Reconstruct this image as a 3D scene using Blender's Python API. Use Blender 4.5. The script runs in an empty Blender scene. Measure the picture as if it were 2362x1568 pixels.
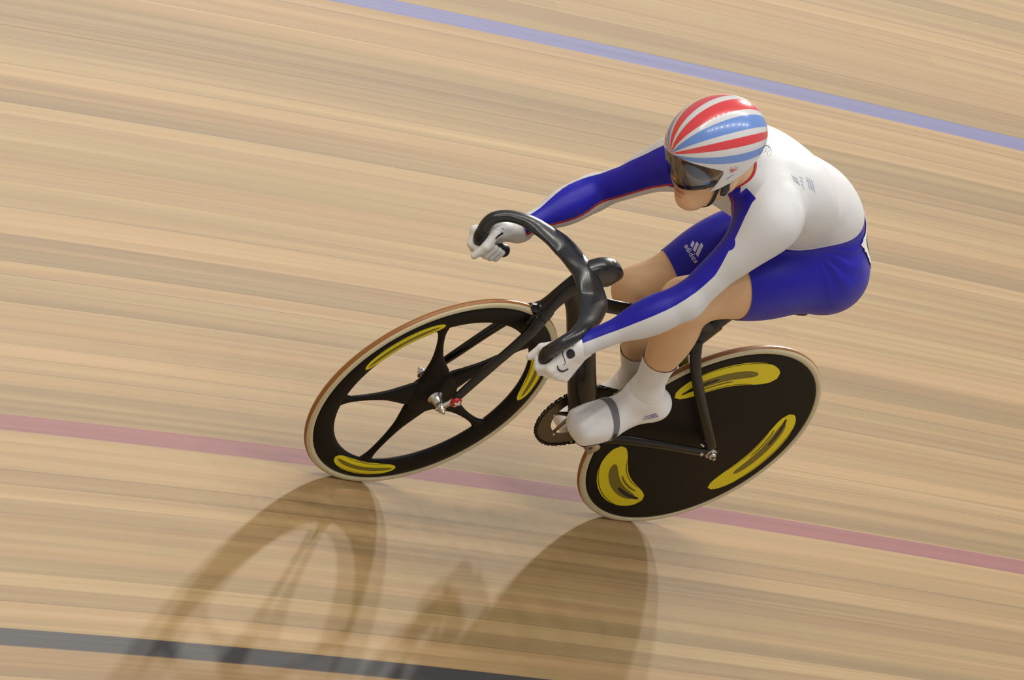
import bpy, bmesh, math, random
import numpy as np
from mathutils import Matrix, Vector

# ------------------------------------------------------------------ frame of the place
# Everything on the bike is laid out in "bike axes": x ahead along the bike, y to the rider's left,
# z square to the boards under the wheels; origin under the rear axle.  FR turns bike axes into the
# world, where Z is plumb and the track is banked.
WB, RW = 0.9799, 0.334                       # wheelbase, wheel radius
BANK, RTURN, PSI, PHI = 0.4582, 26.646, 0.009457, 0.033662
T_RED, T_BLUE, T_BLACK = 0.0595, 0.0595 + 1.632, 0.0595 - 0.6482


def _rot(w):
    th = np.linalg.norm(w)
    k = w / th
    K = np.array([[0, -k[2], k[1]], [k[2], 0, -k[0]], [-k[1], k[0], 0]])
    return np.eye(3) + np.sin(th) * K + (1 - np.cos(th)) * K @ K


N_ = np.array([0, math.sin(PHI), math.cos(PHI)])
F_ = np.array([math.cos(PSI), math.sin(PSI), 0.0])
F_ = F_ - N_ * (F_ @ N_)
F_ /= np.linalg.norm(F_)
W_ = -np.cross(N_, F_)                       # up the bank
UP_ = N_ * math.cos(BANK) + W_ * math.sin(BANK)
HO_ = W_ * math.cos(BANK) - N_ * math.sin(BANK)
P0_ = np.array([WB / 2, 0, 0])
MW = np.array([F_, np.cross(UP_, F_), UP_])  # bike -> world (rows)


def world(p):
    return MW @ (np.asarray(p, float) - P0_)


FR = Matrix([list(MW[i]) + [float((-MW @ P0_)[i])] for i in range(3)] + [[0, 0, 0, 1]])

# ------------------------------------------------------------------ camera
scn = bpy.context.scene
COL = scn.collection
W_PX, H_PX, F_PX = 2362, 1568, 21970.8138
_u = np.array([-632, -100.]) / 950
_y = np.array([408, 718.]) / 950
_z = np.array([580, -614.]) / 950
_R0 = np.array([[_u[0], _y[0], _z[0]], [_u[1], _y[1], _z[1]]])
_R0 = np.vstack([_R0, np.cross(_R0[0], _R0[1])])
_U, _s, _V = np.linalg.svd(_R0)
CR = _rot(np.array([0.0008663058, 0.0111355637, 0.0118558992])) @ (_U @ _V)   # rows: right, down, ahead
CAM_POS = np.array([WB / 2, 0, RW]) - CR.T @ (np.array([(1309.44151 - W_PX / 2) / F_PX, (951.40756 - H_PX / 2) / F_PX, 1.0]) * 23.2441995)
cam = bpy.data.cameras.new('camera')
cam.sensor_fit = 'HORIZONTAL'
cam.sensor_width = 36.0
cam.lens = 36.0 * F_PX / W_PX
cam.clip_end = 400
cam_ob = bpy.data.objects.new('camera', cam)
COL.objects.link(cam_ob)
_Rw = MW @ np.array([CR[0], -CR[1], -CR[2]]).T
_pw = world(CAM_POS)
cam_ob.matrix_world = Matrix([list(_Rw[i]) + [float(_pw[i])] for i in range(3)] + [[0, 0, 0, 1]])
scn.camera = cam_ob

# ------------------------------------------------------------------ light of the hall
scn.view_settings.view_transform = 'Standard'
scn.view_settings.look = 'None'
scn.view_settings.gamma = 1.0
scn.view_settings.exposure = 0.0
scn.view_settings.use_curve_mapping = False

wd = bpy.data.worlds.new('hall')
scn.world = wd
wd.use_nodes = True
_n = wd.node_tree.nodes
_l = wd.node_tree.links
_bg = _n['Background']
_tc = _n.new('ShaderNodeTexCoord')
_sx = _n.new('ShaderNodeSeparateXYZ')
_cr = _n.new('ShaderNodeValToRGB')
_mr = _n.new('ShaderNodeMapRange')
_l.new(_tc.outputs['Generated'], _sx.inputs[0])
_l.new(_sx.outputs['Z'], _mr.inputs['Value'])
_mr.inputs['From Min'].default_value = -1
_mr.inputs['From Max'].default_value = 1
_l.new(_mr.outputs[0], _cr.inputs[0])
_cr.color_ramp.elements[0].position = 0.40
_cr.color_ramp.elements[0].color = (0.62, 0.57, 0.50, 1)      # wood and stands low down
_cr.color_ramp.elements[1].position = 0.62
_cr.color_ramp.elements[1].color = (0.48, 0.485, 0.52, 1)      # lit roof space
_l.new(_cr.outputs[0], _bg.inputs['Color'])
_bg.inputs['Strength'].default_value = 0.675


def lamp(name, d, dist, power, rad, col=(1, 0.95, 0.86)):
    d = np.array(d, float)
    d /= np.linalg.norm(d)
    li = bpy.data.lights.new(name, 'POINT')
    li.energy = power
    li.shadow_soft_size = rad
    li.color = col
    o = bpy.data.objects.new(name, li)
    COL.objects.link(o)
    o.location = world(np.array([0.5, 0, 0.3]) + d * dist)
    return o


# two floodlights high behind the outside of the bend throw the two wheel shadows
lamp('floodlight', (-2.9, -2.5, 1.05), 34, 14000, 0.40)
lamp('floodlight', (-2.1, -2.0, 1.0), 34, 13000, 0.40)
# rows of small roof lamps
for k in range(13):
    o = lamp('roof_lamp', (0, 0, 1), 1, 520, 0.16)
    o.location = (-9 + 2.1 * k, 1.0 + 0.18 * (k - 6) ** 2 * 0.3, 15.5)
for k in range(9):
    o = lamp('roof_lamp', (0, 0, 1), 1, 520, 0.16)
    o.location = (-8.5 + 2.6 * k, 9.0, 13.5)


# ------------------------------------------------------------------ materials
def mat(name, col, rough=0.5, metal=0.0, spec=0.5, coat=0.0, coat_rough=0.05, sheen=0.0, sss=0.0):
    m = bpy.data.materials.new(name)
    m.use_nodes = True
    b = m.node_tree.nodes['Principled BSDF']
    b.inputs['Base Color'].default_value = (*col, 1)
    b.inputs['Roughness'].default_value = rough
    b.inputs['Metallic'].default_value = metal
    b.inputs['Specular IOR Level'].default_value = spec
    b.inputs['Coat Weight'].default_value = coat
    b.inputs['Coat Roughness'].default_value = coat_rough
    if sheen:
        b.inputs['Sheen Weight'].default_value = sheen
    if sss:
        b.inputs['Subsurface Weight'].default_value = sss
        b.inputs['Subsurface Radius'].default_value = (0.012, 0.005, 0.003)
        b.inputs['Subsurface Scale'].default_value = 0.6
    return m


def srgb(r, g, b):
    f = lambda c: (c / 255 / 12.92) if c / 255 <= 0.04045 else ((c / 255 + 0.055) / 1.055) ** 2.4
    return (f(r), f(g), f(b))


class NT:
    """tiny node-tree writer"""

    def __init__(s, m):
        s.t = m.node_tree
        s.b = s.t.nodes['Principled BSDF']

    def new(s, t, **kw):
        n = s.t.nodes.new(t)
        for k, v in kw.items():
            setattr(n, k, v)
        return n

    def put(s, sock, v):
        if isinstance(v, bpy.types.NodeSocket):
            s.t.links.new(v, sock)
        elif isinstance(v, (tuple, list)) and sock.type == 'RGBA' and len(v) == 3:
            sock.default_value = (*v, 1)
        else:
            sock.default_value = v

    def math(s, op, a, b=0.0, c=0.0):
        n = s.new('ShaderNodeMath', operation=op)
        s.put(n.inputs[0], a)
        s.put(n.inputs[1], b)
        s.put(n.inputs[2], c)
        return n.outputs[0]

    def mix(s, f, a, b, mode='MIX'):
        n = s.new('ShaderNodeMix', data_type='RGBA', blend_type=mode)
        s.put(n.inputs['Factor'], f)
        s.put(n.inputs[6], a)
        s.put(n.inputs[7], b)
        return n.outputs[2]

    def step(s, v, w=0.0006):
        n = s.new('ShaderNodeMapRange')
        s.put(n.inputs['Value'], v)
        n.inputs['From Min'].default_value = -w
        n.inputs['From Max'].default_value = w
        return n.outputs[0]

    def attr(s, name):
        n = s.new('ShaderNodeAttribute', attribute_name=name)
        return n.outputs['Fac']

    def noise(s, vec, scale=1.0, detail=2.0, rough=0.5, dim='3D'):
        n = s.new('ShaderNodeTexNoise', noise_dimensions=dim)
        s.put(n.inputs['Vector'], vec)
        n.inputs['Scale'].default_value = scale
        n.inputs['Detail'].default_value = detail
        n.inputs['Roughness'].default_value = rough
        return n.outputs['Fac']

    def vec(s, x, y, z=0.0):
        n = s.new('ShaderNodeCombineXYZ')
        s.put(n.inputs[0], x)
        s.put(n.inputs[1], y)
        s.put(n.inputs[2], z)
        return n.outputs[0]

    def white(s, vec):
        n = s.new('ShaderNodeTexWhiteNoise', noise_dimensions='3D')
        s.put(n.inputs['Vector'], vec)
        return n.outputs['Value']

    def bump(s, h, strength=0.3, dist=0.002):
        n = s.new('ShaderNodeBump')
        n.inputs['Strength'].default_value = strength
        n.inputs['Distance'].default_value = dist
        s.put(n.inputs['Height'], h)
        s.t.links.new(n.outputs[0], s.b.inputs['Normal'])


M = {}
M['carbon'] = mat('carbon', (0.009, 0.009, 0.010), 0.30, spec=0.5, coat=0.25, coat_rough=0.12)
M['frame'] = mat('frame_black', (0.008, 0.007, 0.0065), 0.26, spec=0.32, coat=0.10)
M['disc'] = mat('disc_black', (0.0070, 0.0058, 0.0048), 0.42, spec=0.13)
M['yellow'] = mat('decal_yellow', (.80, .68, .004), 0.45)
M['olive'] = mat('decal_olive', srgb(120, 108, 22), 0.5)
M['rubber'] = mat('grip_rubber', (0.010, 0.010, 0.011), 0.42)
M['steel'] = mat('polished_steel', (0.66, 0.65, 0.63), 0.22, metal=1)
M['dark_steel'] = mat('worn_steel', (0.20, 0.17, 0.13), 0.38, metal=1)
M['chain'] = mat('oiled_chain', (0.055, 0.045, 0.038), 0.4, metal=1)
M['gold'] = mat('gold_anodised', (0.85, 0.42, 0.05), 0.2, metal=1)
M['red'] = mat('red_lacquer', srgb(176, 22, 20), 0.3, coat=0.4)
M['white_paint'] = mat('white_print', (0.80, 0.80, 0.80), 0.4)
M['skin'] = mat('skin', srgb(219, 178, 137), 0.48, spec=0.4, sss=0.12)
M['lip'] = mat('lip', srgb(158, 88, 76), 0.4)
M['glove'] = mat('glove_white', (0.78, 0.78, 0.76), 0.5, sheen=0.1)
M['sock'] = mat('sock_white', (0.74, 0.73, 0.72), 0.8, sheen=0.2)
M['shoe'] = mat('shoe_white', (0.80, 0.80, 0.80), 0.35)
M['black_cloth'] = mat('strap_black', (0.012, 0.012, 0.014), 0.55)
M['navy'] = mat('print_navy', (0.012, 0.012, 0.03), 0.5)
M['hair'] = mat('hair_black', (0.012, 0.009, 0.008), 0.4)
M['silver_print'] = mat('print_silver', srgb(196, 198, 222), 0.4)
M['pale_print'] = mat('print_pale_blue', (.52, .56, .66), 0.45)
M['blue_print'] = mat('print_blue', srgb(92, 96, 170), 0.5)
M['red_print'] = mat('print_red', srgb(200, 60, 70), 0.5)
M['paper'] = mat('race_number_paper', (0.80, 0.80, 0.79), 0.55)
M['lens'] = mat('sunglass_lens', (.14, .32, .95), 0.30, metal=1)
M['eyeframe'] = mat('sunglass_frame', (0.010, 0.011, 0.018), 0.2)

# carbon weave on the handlebar: fine diagonal rib
nt = NT(M['carbon'])
tc = nt.new('ShaderNodeTexCoord').outputs['Object']
wv = nt.new('ShaderNodeTexWave', wave_type='BANDS', bands_direction='DIAGONAL')
nt.put(wv.inputs['Vector'], tc)
wv.inputs['Scale'].default_value = 210
wv.inputs['Distortion'].default_value = 0.2
nt.put(nt.b.inputs['Base Color'], nt.mix(wv.outputs['Fac'], (0.008, 0.008, 0.009), (0.022, 0.022, 0.025)))
nt.bump(wv.outputs['Fac'], 0.12, 0.0003)

# tyre: tan tread, cream sidewalls
M['tyre'] = mat('tyre', (0.3, 0.2, 0.1), 0.45)
nt = NT(M['tyre'])
sx = nt.new('ShaderNodeSeparateXYZ')
nt.put(sx.inputs[0], nt.new('ShaderNodeTexCoord').outputs['Object'])
ay = nt.math('ABSOLUTE', sx.outputs['Y'])
nt.put(nt.b.inputs['Base Color'], nt.mix(nt.step(nt.math('SUBTRACT', ay, 0.0066), 0.0005), srgb(150, 98, 48), srgb(208, 198, 164)))
nt.put(nt.b.inputs['Roughness'], nt.mix(nt.step(nt.math('SUBTRACT', ay, 0.0066), 0.0005), (0.32, 0.32, 0.32), (0.6, 0.6, 0.6)))

# boards
M['boards'] = mat('track_boards', (0.6, 0.45, 0.3), 0.42, spec=0.55)
nt = NT(M['boards'])
uv = nt.new('ShaderNodeUVMap', uv_map='track')
sx = nt.new('ShaderNodeSeparateXYZ')
nt.put(sx.inputs[0], uv.outputs[0])
U, V = sx.outputs['X'], sx.outputs['Y']
PW = 0.044
row = nt.math('FLOOR', nt.math('DIVIDE', V, PW))
fr = nt.math('FRACT', nt.math('DIVIDE', V, PW))
r1 = nt.white(nt.vec(row, 3.1, 0.0))
brd = nt.math('FLOOR', nt.math('DIVIDE', nt.math('ADD', U, nt.math('MULTIPLY', r1, 23.0)), 25.0))
tone = nt.white(nt.vec(row, brd, 1.7))
hue = nt.white(nt.vec(row, brd, 9.2))
g1 = nt.noise(nt.vec(nt.math('MULTIPLY', U, 0.42), nt.math('MULTIPLY', V, 46.0), nt.math('MULTIPLY', r1, 20.0)), 1.0, 2.0, 0.6)
g2 = nt.noise(nt.vec(nt.math('MULTIPLY', U, 0.9), nt.math('MULTIPLY', V, 170.0), r1), 1.0, 3.0, 0.6)
val = nt.math('ADD', nt.math('MULTIPLY', tone, 0.40), nt.math('ADD', nt.math('MULTIPLY', g1, 0.85), nt.math('MULTIPLY', g2, 0.30)))
ramp = nt.new('ShaderNodeValToRGB')
nt.put(ramp.inputs[0], nt.math('MULTIPLY_ADD', val, 0.98, -0.26))
els = ramp.color_ramp.elements
els[0].position, els[0].color = 0.0, (.172, .102, .036, 1)
els[1].position, els[1].color = 1.0, (.468, .325, .154, 1)
for p_, c_ in ((0.30, (.240, .150, .055)), (0.55, (.312, .199, .078)), (0.78, (.380, .248, .105))):
    e_ = els.new(p_)
    e_.color = (*c_, 1)
wood = ramp.outputs[0]
wood = nt.mix(nt.math('MULTIPLY', nt.step(nt.math('SUBTRACT', hue, 0.66), 0.1), 0.30), wood, nt.mix(1.0, wood, (1.08, 0.93, 0.88), 'MULTIPLY'))
wood = nt.mix(nt.math('MULTIPLY', nt.step(nt.math('SUBTRACT', 0.26, hue), 0.1), 0.45), wood, nt.mix(1.0, wood, (0.95, 1.0, 0.92), 'MULTIPLY'))
seam = nt.step(nt.math('SUBTRACT', 0.022, nt.math('ABSOLUTE', nt.math('SUBTRACT', fr, 0.03))), 0.015)
seam = nt.math('MULTIPLY', seam, nt.math('MULTIPLY', nt.math('POWER', nt.white(nt.vec(row, brd, 4.4)), 1.1), 0.75))
wood = nt.mix(seam, wood, (.085, .050, .022))
tonefac = nt.math('MULTIPLY_ADD', g1, 0.5, 0.72)


def line(t0, col, amt):
    global wood
    d = nt.math('SUBTRACT', 0.025, nt.math('ABSOLUTE', nt.math('SUBTRACT', V, t0)))
    c = nt.mix(1.0, col, nt.vec(tonefac, tonefac, tonefac), 'MULTIPLY')
    wood = nt.mix(nt.math('MULTIPLY', nt.step(d, 0.0012), amt), wood, c)


line(T_RED, (.245, .075, .085), 0.93)
line(T_BLUE, (.125, .130, .300), 0.97)
line(T_BLACK, (.016, .016, .021), 0.97)
wood = nt.mix(nt.step(nt.math('SUBTRACT', -0.80, V), .002), wood, (.42, .35, .27))      # painted apron inside the track
wood = nt.mix(nt.step(nt.math('SUBTRACT', -2.60, V), .002), wood, (.42, .37, .31))
nt.put(nt.b.inputs['Base Color'], wood)
nt.put(nt.b.inputs['Roughness'], nt.math('MULTIPLY_ADD', g2, 0.10, 0.55))
nt.bump(nt.math('ADD', nt.math('MULTIPLY', g2, 0.5), nt.math('MULTIPLY', seam, -1.0)), 0.10, 0.001)


# ------------------------------------------------------------------ mesh helpers
def link(name, verts, faces, m, parent=None, smooth=True, mats=None, mi=None, attrs=None):
    me = bpy.data.meshes.new(name)
    me.from_pydata([tuple(map(float, v)) for v in verts], [], [tuple(int(i) for i in f) for f in faces])
    for mm in (mats or [m]):
        me.materials.append(mm)
    if mi is not None:
        me.polygons.foreach_set('material_index', np.asarray(mi, dtype=np.int32))
    if smooth:
        me.polygons.foreach_set('use_smooth', [True] * len(me.polygons))
    if attrs:
        for k, v in attrs.items():
            a = me.attributes.new(k, 'FLOAT', 'POINT')
            a.data.foreach_set('value', np.asarray(v, dtype=np.float32))
    me.update()
    o = bpy.data.objects.new(name, me)
    COL.objects.link(o)
    if parent is not None:
        o.parent = parent
    return o


class MB:
    """collects pieces of ONE part"""

    def __init__(s):
        s.v, s.f, s.m, s.n = [], [], [], 0

    def add(s, v, f, mi=0):
        v = np.asarray(v, float)
        s.v.append(v)
        s.f += [tuple(i + s.n for i in q) for q in f]
        s.m += [mi] * len(f)
        s.n += len(v)
        return s

    def build(s, name, m, parent=None, smooth=True):
        ms = m if isinstance(m, list) else [m]
        o = link(name, np.vstack(s.v), s.f, None, parent, smooth, mats=ms, mi=s.m)
        return o


def sharpen(o, deg=35):
    """hard edges stay hard"""
    bm = bmesh.new()
    bm.from_mesh(o.data)
    bmesh.ops.recalc_face_normals(bm, faces=bm.faces)
    for e in bm.edges:
        if len(e.link_faces) == 2 and e.calc_face_angle(0) > math.radians(deg):
            e.smooth = False
    bm.to_mesh(o.data)
    bm.free()
    return o


def unit(v):
    v = np.asarray(v, float)
    return v / np.linalg.norm(v)


def spline(pts, n):
    """Catmull-Rom through rows of pts (any width), n samples a span"""
    P = np.asarray(pts, float)
    P = np.vstack([2 * P[0] - P[1], P, 2 * P[-1] - P[-2]])
    out = []
    for i in range(1, len(P) - 2):
        a, b, c, d = P[i - 1], P[i], P[i + 1], P[i + 2]
        for t in np.linspace(0, 1, n, endpoint=False):
            out.append(0.5 * (2 * b + (c - a) * t + (2 * a - 5 * b + 4 * c - d) * t * t + (3 * b - a - 3 * c + d) * t ** 3))
    out.append(P[-2])
    return np.array(out)


def tube(path, ra, rb=None, wide=None, n=20, cap=True, dome=0.6, power=2.0):
    """sweep of an ellipse: half width ra along `wide`, rb square to it"""
    path = np.asarray(path, float)
    k = len(path)
    ra = np.broadcast_to(np.asarray(ra, float), (k,)).copy()
    rb = ra.copy() if rb is None else np.broadcast_to(np.asarray(rb, float), (k,)).copy()
    tan = np.gradient(path, axis=0)
    tan /= np.linalg.norm(tan, axis=1)[:, None]
    if wide is None:
        w0 = np.array([0, 0, 1.]) if abs(tan[0][2]) < 0.8 else np.array([1., 0, 0])
        W = []
        for t in tan:
            w0 = w0 - t * (w0 @ t)
            w0 /= np.linalg.norm(w0)
            W.append(w0.copy())
        W = np.array(W)
    else:
        W = np.broadcast_to(np.asarray(wide, float), (k, 3)).copy()
        W = W - tan * (W * tan).sum(1)[:, None]
        W /= np.linalg.norm(W, axis=1)[:, None]
    B = np.cross(tan, W)
    rows = [(path[i], W[i], B[i], ra[i], rb[i]) for i in range(k)]
    if cap:
        def dome_rows(i, sgn):
            r = min(ra[i], rb[i]) * dome
            return [(path[i] + sgn * tan[i] * r * math.sin(a), W[i], B[i], ra[i] - min(ra[i], rb[i]) * (1 - math.cos(a)) * 0.98, rb[i] - min(ra[i], rb[i]) * (1 - math.cos(a)) * 0.98) for a in (0.45, 0.9, 1.25, 1.5)]
        rows = dome_rows(0, -1)[::-1] + rows + dome_rows(k - 1, 1)
    V_, Fc = [], []
    ang = np.linspace(0, 2 * np.pi, n, endpoint=False)
    ca, sa = np.cos(ang), np.sin(ang)
    e = 2.0 / power
    ca = np.sign(ca) * np.abs(ca) ** e
    sa = np.sign(sa) * np.abs(sa) ** e
    for c, w, b, a_, b_ in rows:
        V_.append(c + np.outer(ca * a_, w) + np.outer(sa * b_, b))
    m = len(rows)
    for i in range(m - 1):
        for j in range(n):
            j2 = (j + 1) % n
            Fc.append((i * n + j, i * n + j2, (i + 1) * n + j2, (i + 1) * n + j))
    Fc.append(tuple(range(n))[::-1])
    Fc.append(tuple((m - 1) * n + j for j in range(n)))
    return np.vstack(V_), Fc


def lathe(prof, n=96, axis='y'):
    """closed profile [(r, h)] turned round the y axis"""
    a = np.linspace(0, 2 * np.pi, n, endpoint=False)
    V_ = []
    for r, h in prof:
        V_.append(np.stack([r * np.cos(a), np.full(n, h), r * np.sin(a)], 1))
    Fc = []
    k = len(prof)
    for i in range(k - 1):
        for j in range(n):
            j2 = (j + 1) % n
            Fc.append((i * n + j, (i + 1) * n + j, (i + 1) * n + j2, i * n + j2))
    return np.vstack(V_), Fc


def torus(R, r, n=160, m=20, sy=1.0):
    b = np.linspace(0, 2 * np.pi, m, endpoint=False)
    prof = [(R + r * math.cos(x), r * sy * math.sin(x)) for x in b] + [(R + r, 0.0)]
    return lathe(prof, n)


# ------------------------------------------------------------------ signed-distance modelling
def rc(P, a, b, ra, rb):
    a, b = np.asarray(a, float), np.asarray(b, float)
    ba = b - a
    h = np.clip((P - a) @ ba / (ba @ ba), 0, 1)
    return np.linalg.norm(P - a - h[:, None] * ba, axis=1) - (ra + (rb - ra) * h)


def ell(P, c, ax, r):
    q = (P - np.asarray(c, float)) @ np.asarray(ax, float).T
    r = np.asarray(r, float)
    k0 = np.linalg.norm(q / r, axis=1)
    k1 = np.linalg.norm(q / (r * r), axis=1) + 1e-9
    return k0 * (k0 - 1) / k1


def smin(a, b, k):
    h = np.maximum(k - np.abs(a - b), 0) / k
    return np.minimum(a, b) - h * h * k * 0.25


def smins(k, *ds):
    o = ds[0]
    for d in ds[1:]:
        o = smin(o, d, k)
    return o


def grad(fn, P, e=0.0008):
    g = np.empty_like(P)
    for i in range(3):
        dv = np.zeros(3)
        dv[i] = e
        g[:, i] = (fn(P + dv) - fn(P - dv)) / (2 * e)
    return g


def project(fn, P, it=3, off=0.0):
    for _ in range(it):
        d = fn(P) - off
        g = grad(fn, P)
        P = P - g * (d / np.maximum((g * g).sum(1), 0.15))[:, None]
    return P


def nets(fn, lo, hi, h):
    """surface nets on a sparse grid -> verts, quads"""
    lo = np.asarray(lo, float)
    n = np.ceil((np.asarray(hi, float) - lo) / h).astype(int) + 1
    s = 4
    nc = (n + s - 1) // s + 1
    gi = np.stack(np.meshgrid(*[np.arange(c) for c in nc], indexing='ij'), -1).reshape(-1, 3)
    dc = fn(lo + gi * h * s).reshape(nc)
    n = (nc - 1) * s + 1
    D = np.empty(n, np.float64)
    ix = [np.minimum(np.round(np.arange(m) / s).astype(int), c - 1) for m, c in zip(n, nc)]
    D[:] = dc[np.ix_(*ix)]
    need = np.abs(D) < h * s * 2.2
    pts = np.argwhere(need)
    for i in range(0, len(pts), 400000):
        q = pts[i:i + 400000]
        D[q[:, 0], q[:, 1], q[:, 2]] = fn(lo + q * h)
    S = D < 0
    c0 = [slice(0, -1), slice(1, None)]
    cnt = sum(S[c0[a], c0[b], c0[c]].astype(np.int8) for a in (0, 1) for b in (0, 1) for c in (0, 1))
    act = (cnt > 0) & (cnt < 8)
    cell = np.argwhere(act)
    idx = np.full(act.shape, -1, np.int64)
    idx[act] = np.arange(len(cell))
    acc = np.zeros((len(cell), 3))
    num = np.zeros(len(cell))
    for ax in range(3):
        o1, o2 = [x for x in range(3) if x != ax]
        for a in (0, 1):
            for b in (0, 1):
                p = np.zeros(3, int)
                p[o1], p[o2] = a, b
                q = p.copy()
                q[ax] = 1
                A = cell + p
                B = cell + q
                da = D[A[:, 0], A[:, 1], A[:, 2]]
                db = D[B[:, 0], B[:, 1], B[:, 2]]
                x = (da < 0) != (db < 0)
                t = np.where(x, da / np.where(x, da - db, 1), 0)
                pt = p[None, :] + 0.0
                pt = np.repeat(pt, len(cell), 0)
                pt[:, ax] = t
                acc[x] += pt[x]
                num[x] += 1
    Vv = lo + (cell + acc / num[:, None]) * h
    quads = []
    for ax in range(3):
        o1, o2 = (ax + 1) % 3, (ax + 2) % 3
        sl1 = [slice(None)] * 3
        sl2 = [slice(None)] * 3
        sl1[ax] = slice(0, -1)
        sl2[ax] = slice(1, None)
        x = S[tuple(sl1)] != S[tuple(sl2)]
        e = np.argwhere(x)
        ok = np.ones(len(e), bool)
        for o in (o1, o2):
            ok &= (e[:, o] >= 1) & (e[:, o] < D.shape[o] - 1)
        e = e[ok]
        ins = S[e[:, 0], e[:, 1], e[:, 2]]

        def cid(d1, d2):
            c = e.copy()
            c[:, o1] += d1
            c[:, o2] += d2
            return idx[c[:, 0], c[:, 1], c[:, 2]]
        q = np.stack([cid(-1, -1), cid(0, -1), cid(0, 0), cid(-1, 0)], 1)
        q[~ins] = q[~ins][:, ::-1]
        quads.append(q)
    Q = np.vstack(quads)
    return Vv, Q


def sculpt(fn, lo, hi, h, it=2):
    v, q = nets(fn, lo, hi, h)
    v = project(fn, v, it)
    return v, q


def clip(verts, faces, val, extra=None):
    """keep where val > 0, cutting faces on the val = 0 line; extra: dict of per-vertex fields carried along"""
    verts = np.asarray(verts, float)
    val = np.asarray(val, float)
    pos = val > 0
    newv, newx, cut = [], [], {}
    ex = np.stack([np.asarray(x, float) for x in (extra or {}).values()], 1) if extra else np.zeros((len(verts), 0))
    out = []

    def edge(a, b):
        k = (a, b) if a < b else (b, a)
        if k not in cut:
            a, b = k
            t = val[a] / (val[a] - val[b])
            cut[k] = len(verts) + len(newv)
            newv.append(verts[a] + (verts[b] - verts[a]) * t)
            newx.append(ex[a] + (ex[b] - ex[a]) * t)
        return cut[k]
    for f in faces:
        s = [pos[i] for i in f]
        if all(s):
            out.append(tuple(f))
        elif any(s):
            g = []
            for i in range(len(f)):
                a, b = f[i], f[(i + 1) % len(f)]
                if pos[a]:
                    g.append(a)
                if pos[a] != pos[b]:
                    g.append(edge(a, b))
            if len(g) >= 3:
                out.append(tuple(g))
    V_ = np.vstack([verts, np.array(newv)]) if newv else verts
    X_ = np.vstack([ex, np.array(newx)]) if newv else ex
    used = np.unique(np.array([i for f in out for i in f], dtype=np.int64))
    mp = np.full(len(V_), -1, np.int64)
    mp[used] = np.arange(len(used))
    out = [tuple(mp[i] for i in f) for f in out]
    V_, X_ = V_[used], X_[used]
    if extra is not None:
        return V_, out, {k: X_[:, i] for i, k in enumerate(extra)}
    return V_, out


def stroke_field(G, strokes):
    """2-D field > 0 inside strokes [(polyline, width)] (width may be (w0, w1))"""
    best = np.full(len(G), -1.0)
    for pl, w in strokes:
        pl = np.asarray(pl, float)
        w0, w1 = w if isinstance(w, tuple) else (w, w)
        if len(pl) == 1:
            best = np.maximum(best, w0 / 2 - np.linalg.norm(G - pl[0], axis=1))
            continue
        L = np.concatenate([[0], np.cumsum(np.linalg.norm(np.diff(pl, axis=0), axis=1))])
        for i in range(len(pl) - 1):
            a, b = pl[i], pl[i + 1]
            ba = b - a
            h = np.clip((G - a) @ ba / max(ba @ ba, 1e-12), 0, 1)
            d = np.linalg.norm(G - a - h[:, None] * ba, axis=1)
            t = (L[i] + h * (L[i + 1] - L[i])) / L[-1]
            best = np.maximum(best, (w0 + (w1 - w0) * t) / 2 - d)
    return best


def decal(fn, o, u, v, strokes, res=0.0012, off=0.0008, field=None):
    """marks printed on a surface: strokes in the (u, v) tangent frame laid onto the surface fn"""
    o, u = np.asarray(o, float), unit(u)
    v = np.asarray(v, float)
    v = unit(v - u * (u @ v))
    if field is None:
        allp = np.vstack([np.asarray(s[0], float) for s in strokes])
        wm = max((max(s[1]) if isinstance(s[1], tuple) else s[1]) for s in strokes)
        lo, hi = allp.min(0) - wm, allp.max(0) + wm
    else:
        lo, hi = np.asarray(strokes[0], float), np.asarray(strokes[1], float)
    nx, ny = (np.ceil((hi - lo) / res).astype(int) + 1)
    gx, gy = np.meshgrid(lo[0] + np.arange(nx) * res, lo[1] + np.arange(ny) * res, indexing='ij')
    G = np.stack([gx.ravel(), gy.ravel()], 1)
    val = stroke_field(G, strokes) if field is None else field(G)
    F0 = [(i * ny + j, (i + 1) * ny + j, (i + 1) * ny + j + 1, i * ny + j + 1) for i in range(nx - 1) for j in range(ny - 1)
          if max(val[i * ny + j], val[(i + 1) * ny + j], val[(i + 1) * ny + j + 1], val[i * ny + j + 1]) > 0]
    G2, F2 = clip(G, F0, val)
    P = o + np.outer(G2[:, 0], u) + np.outer(G2[:, 1], v)
    P = project(fn, P, 4, off)
    return P, F2


def thing(name, label, cat):
    o = bpy.data.objects.new(name, None)
    o.empty_display_size = 0.2
    COL.objects.link(o)
    o.matrix_world = FR
    o['label'] = label
    o['category'] = cat
    return o


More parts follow.
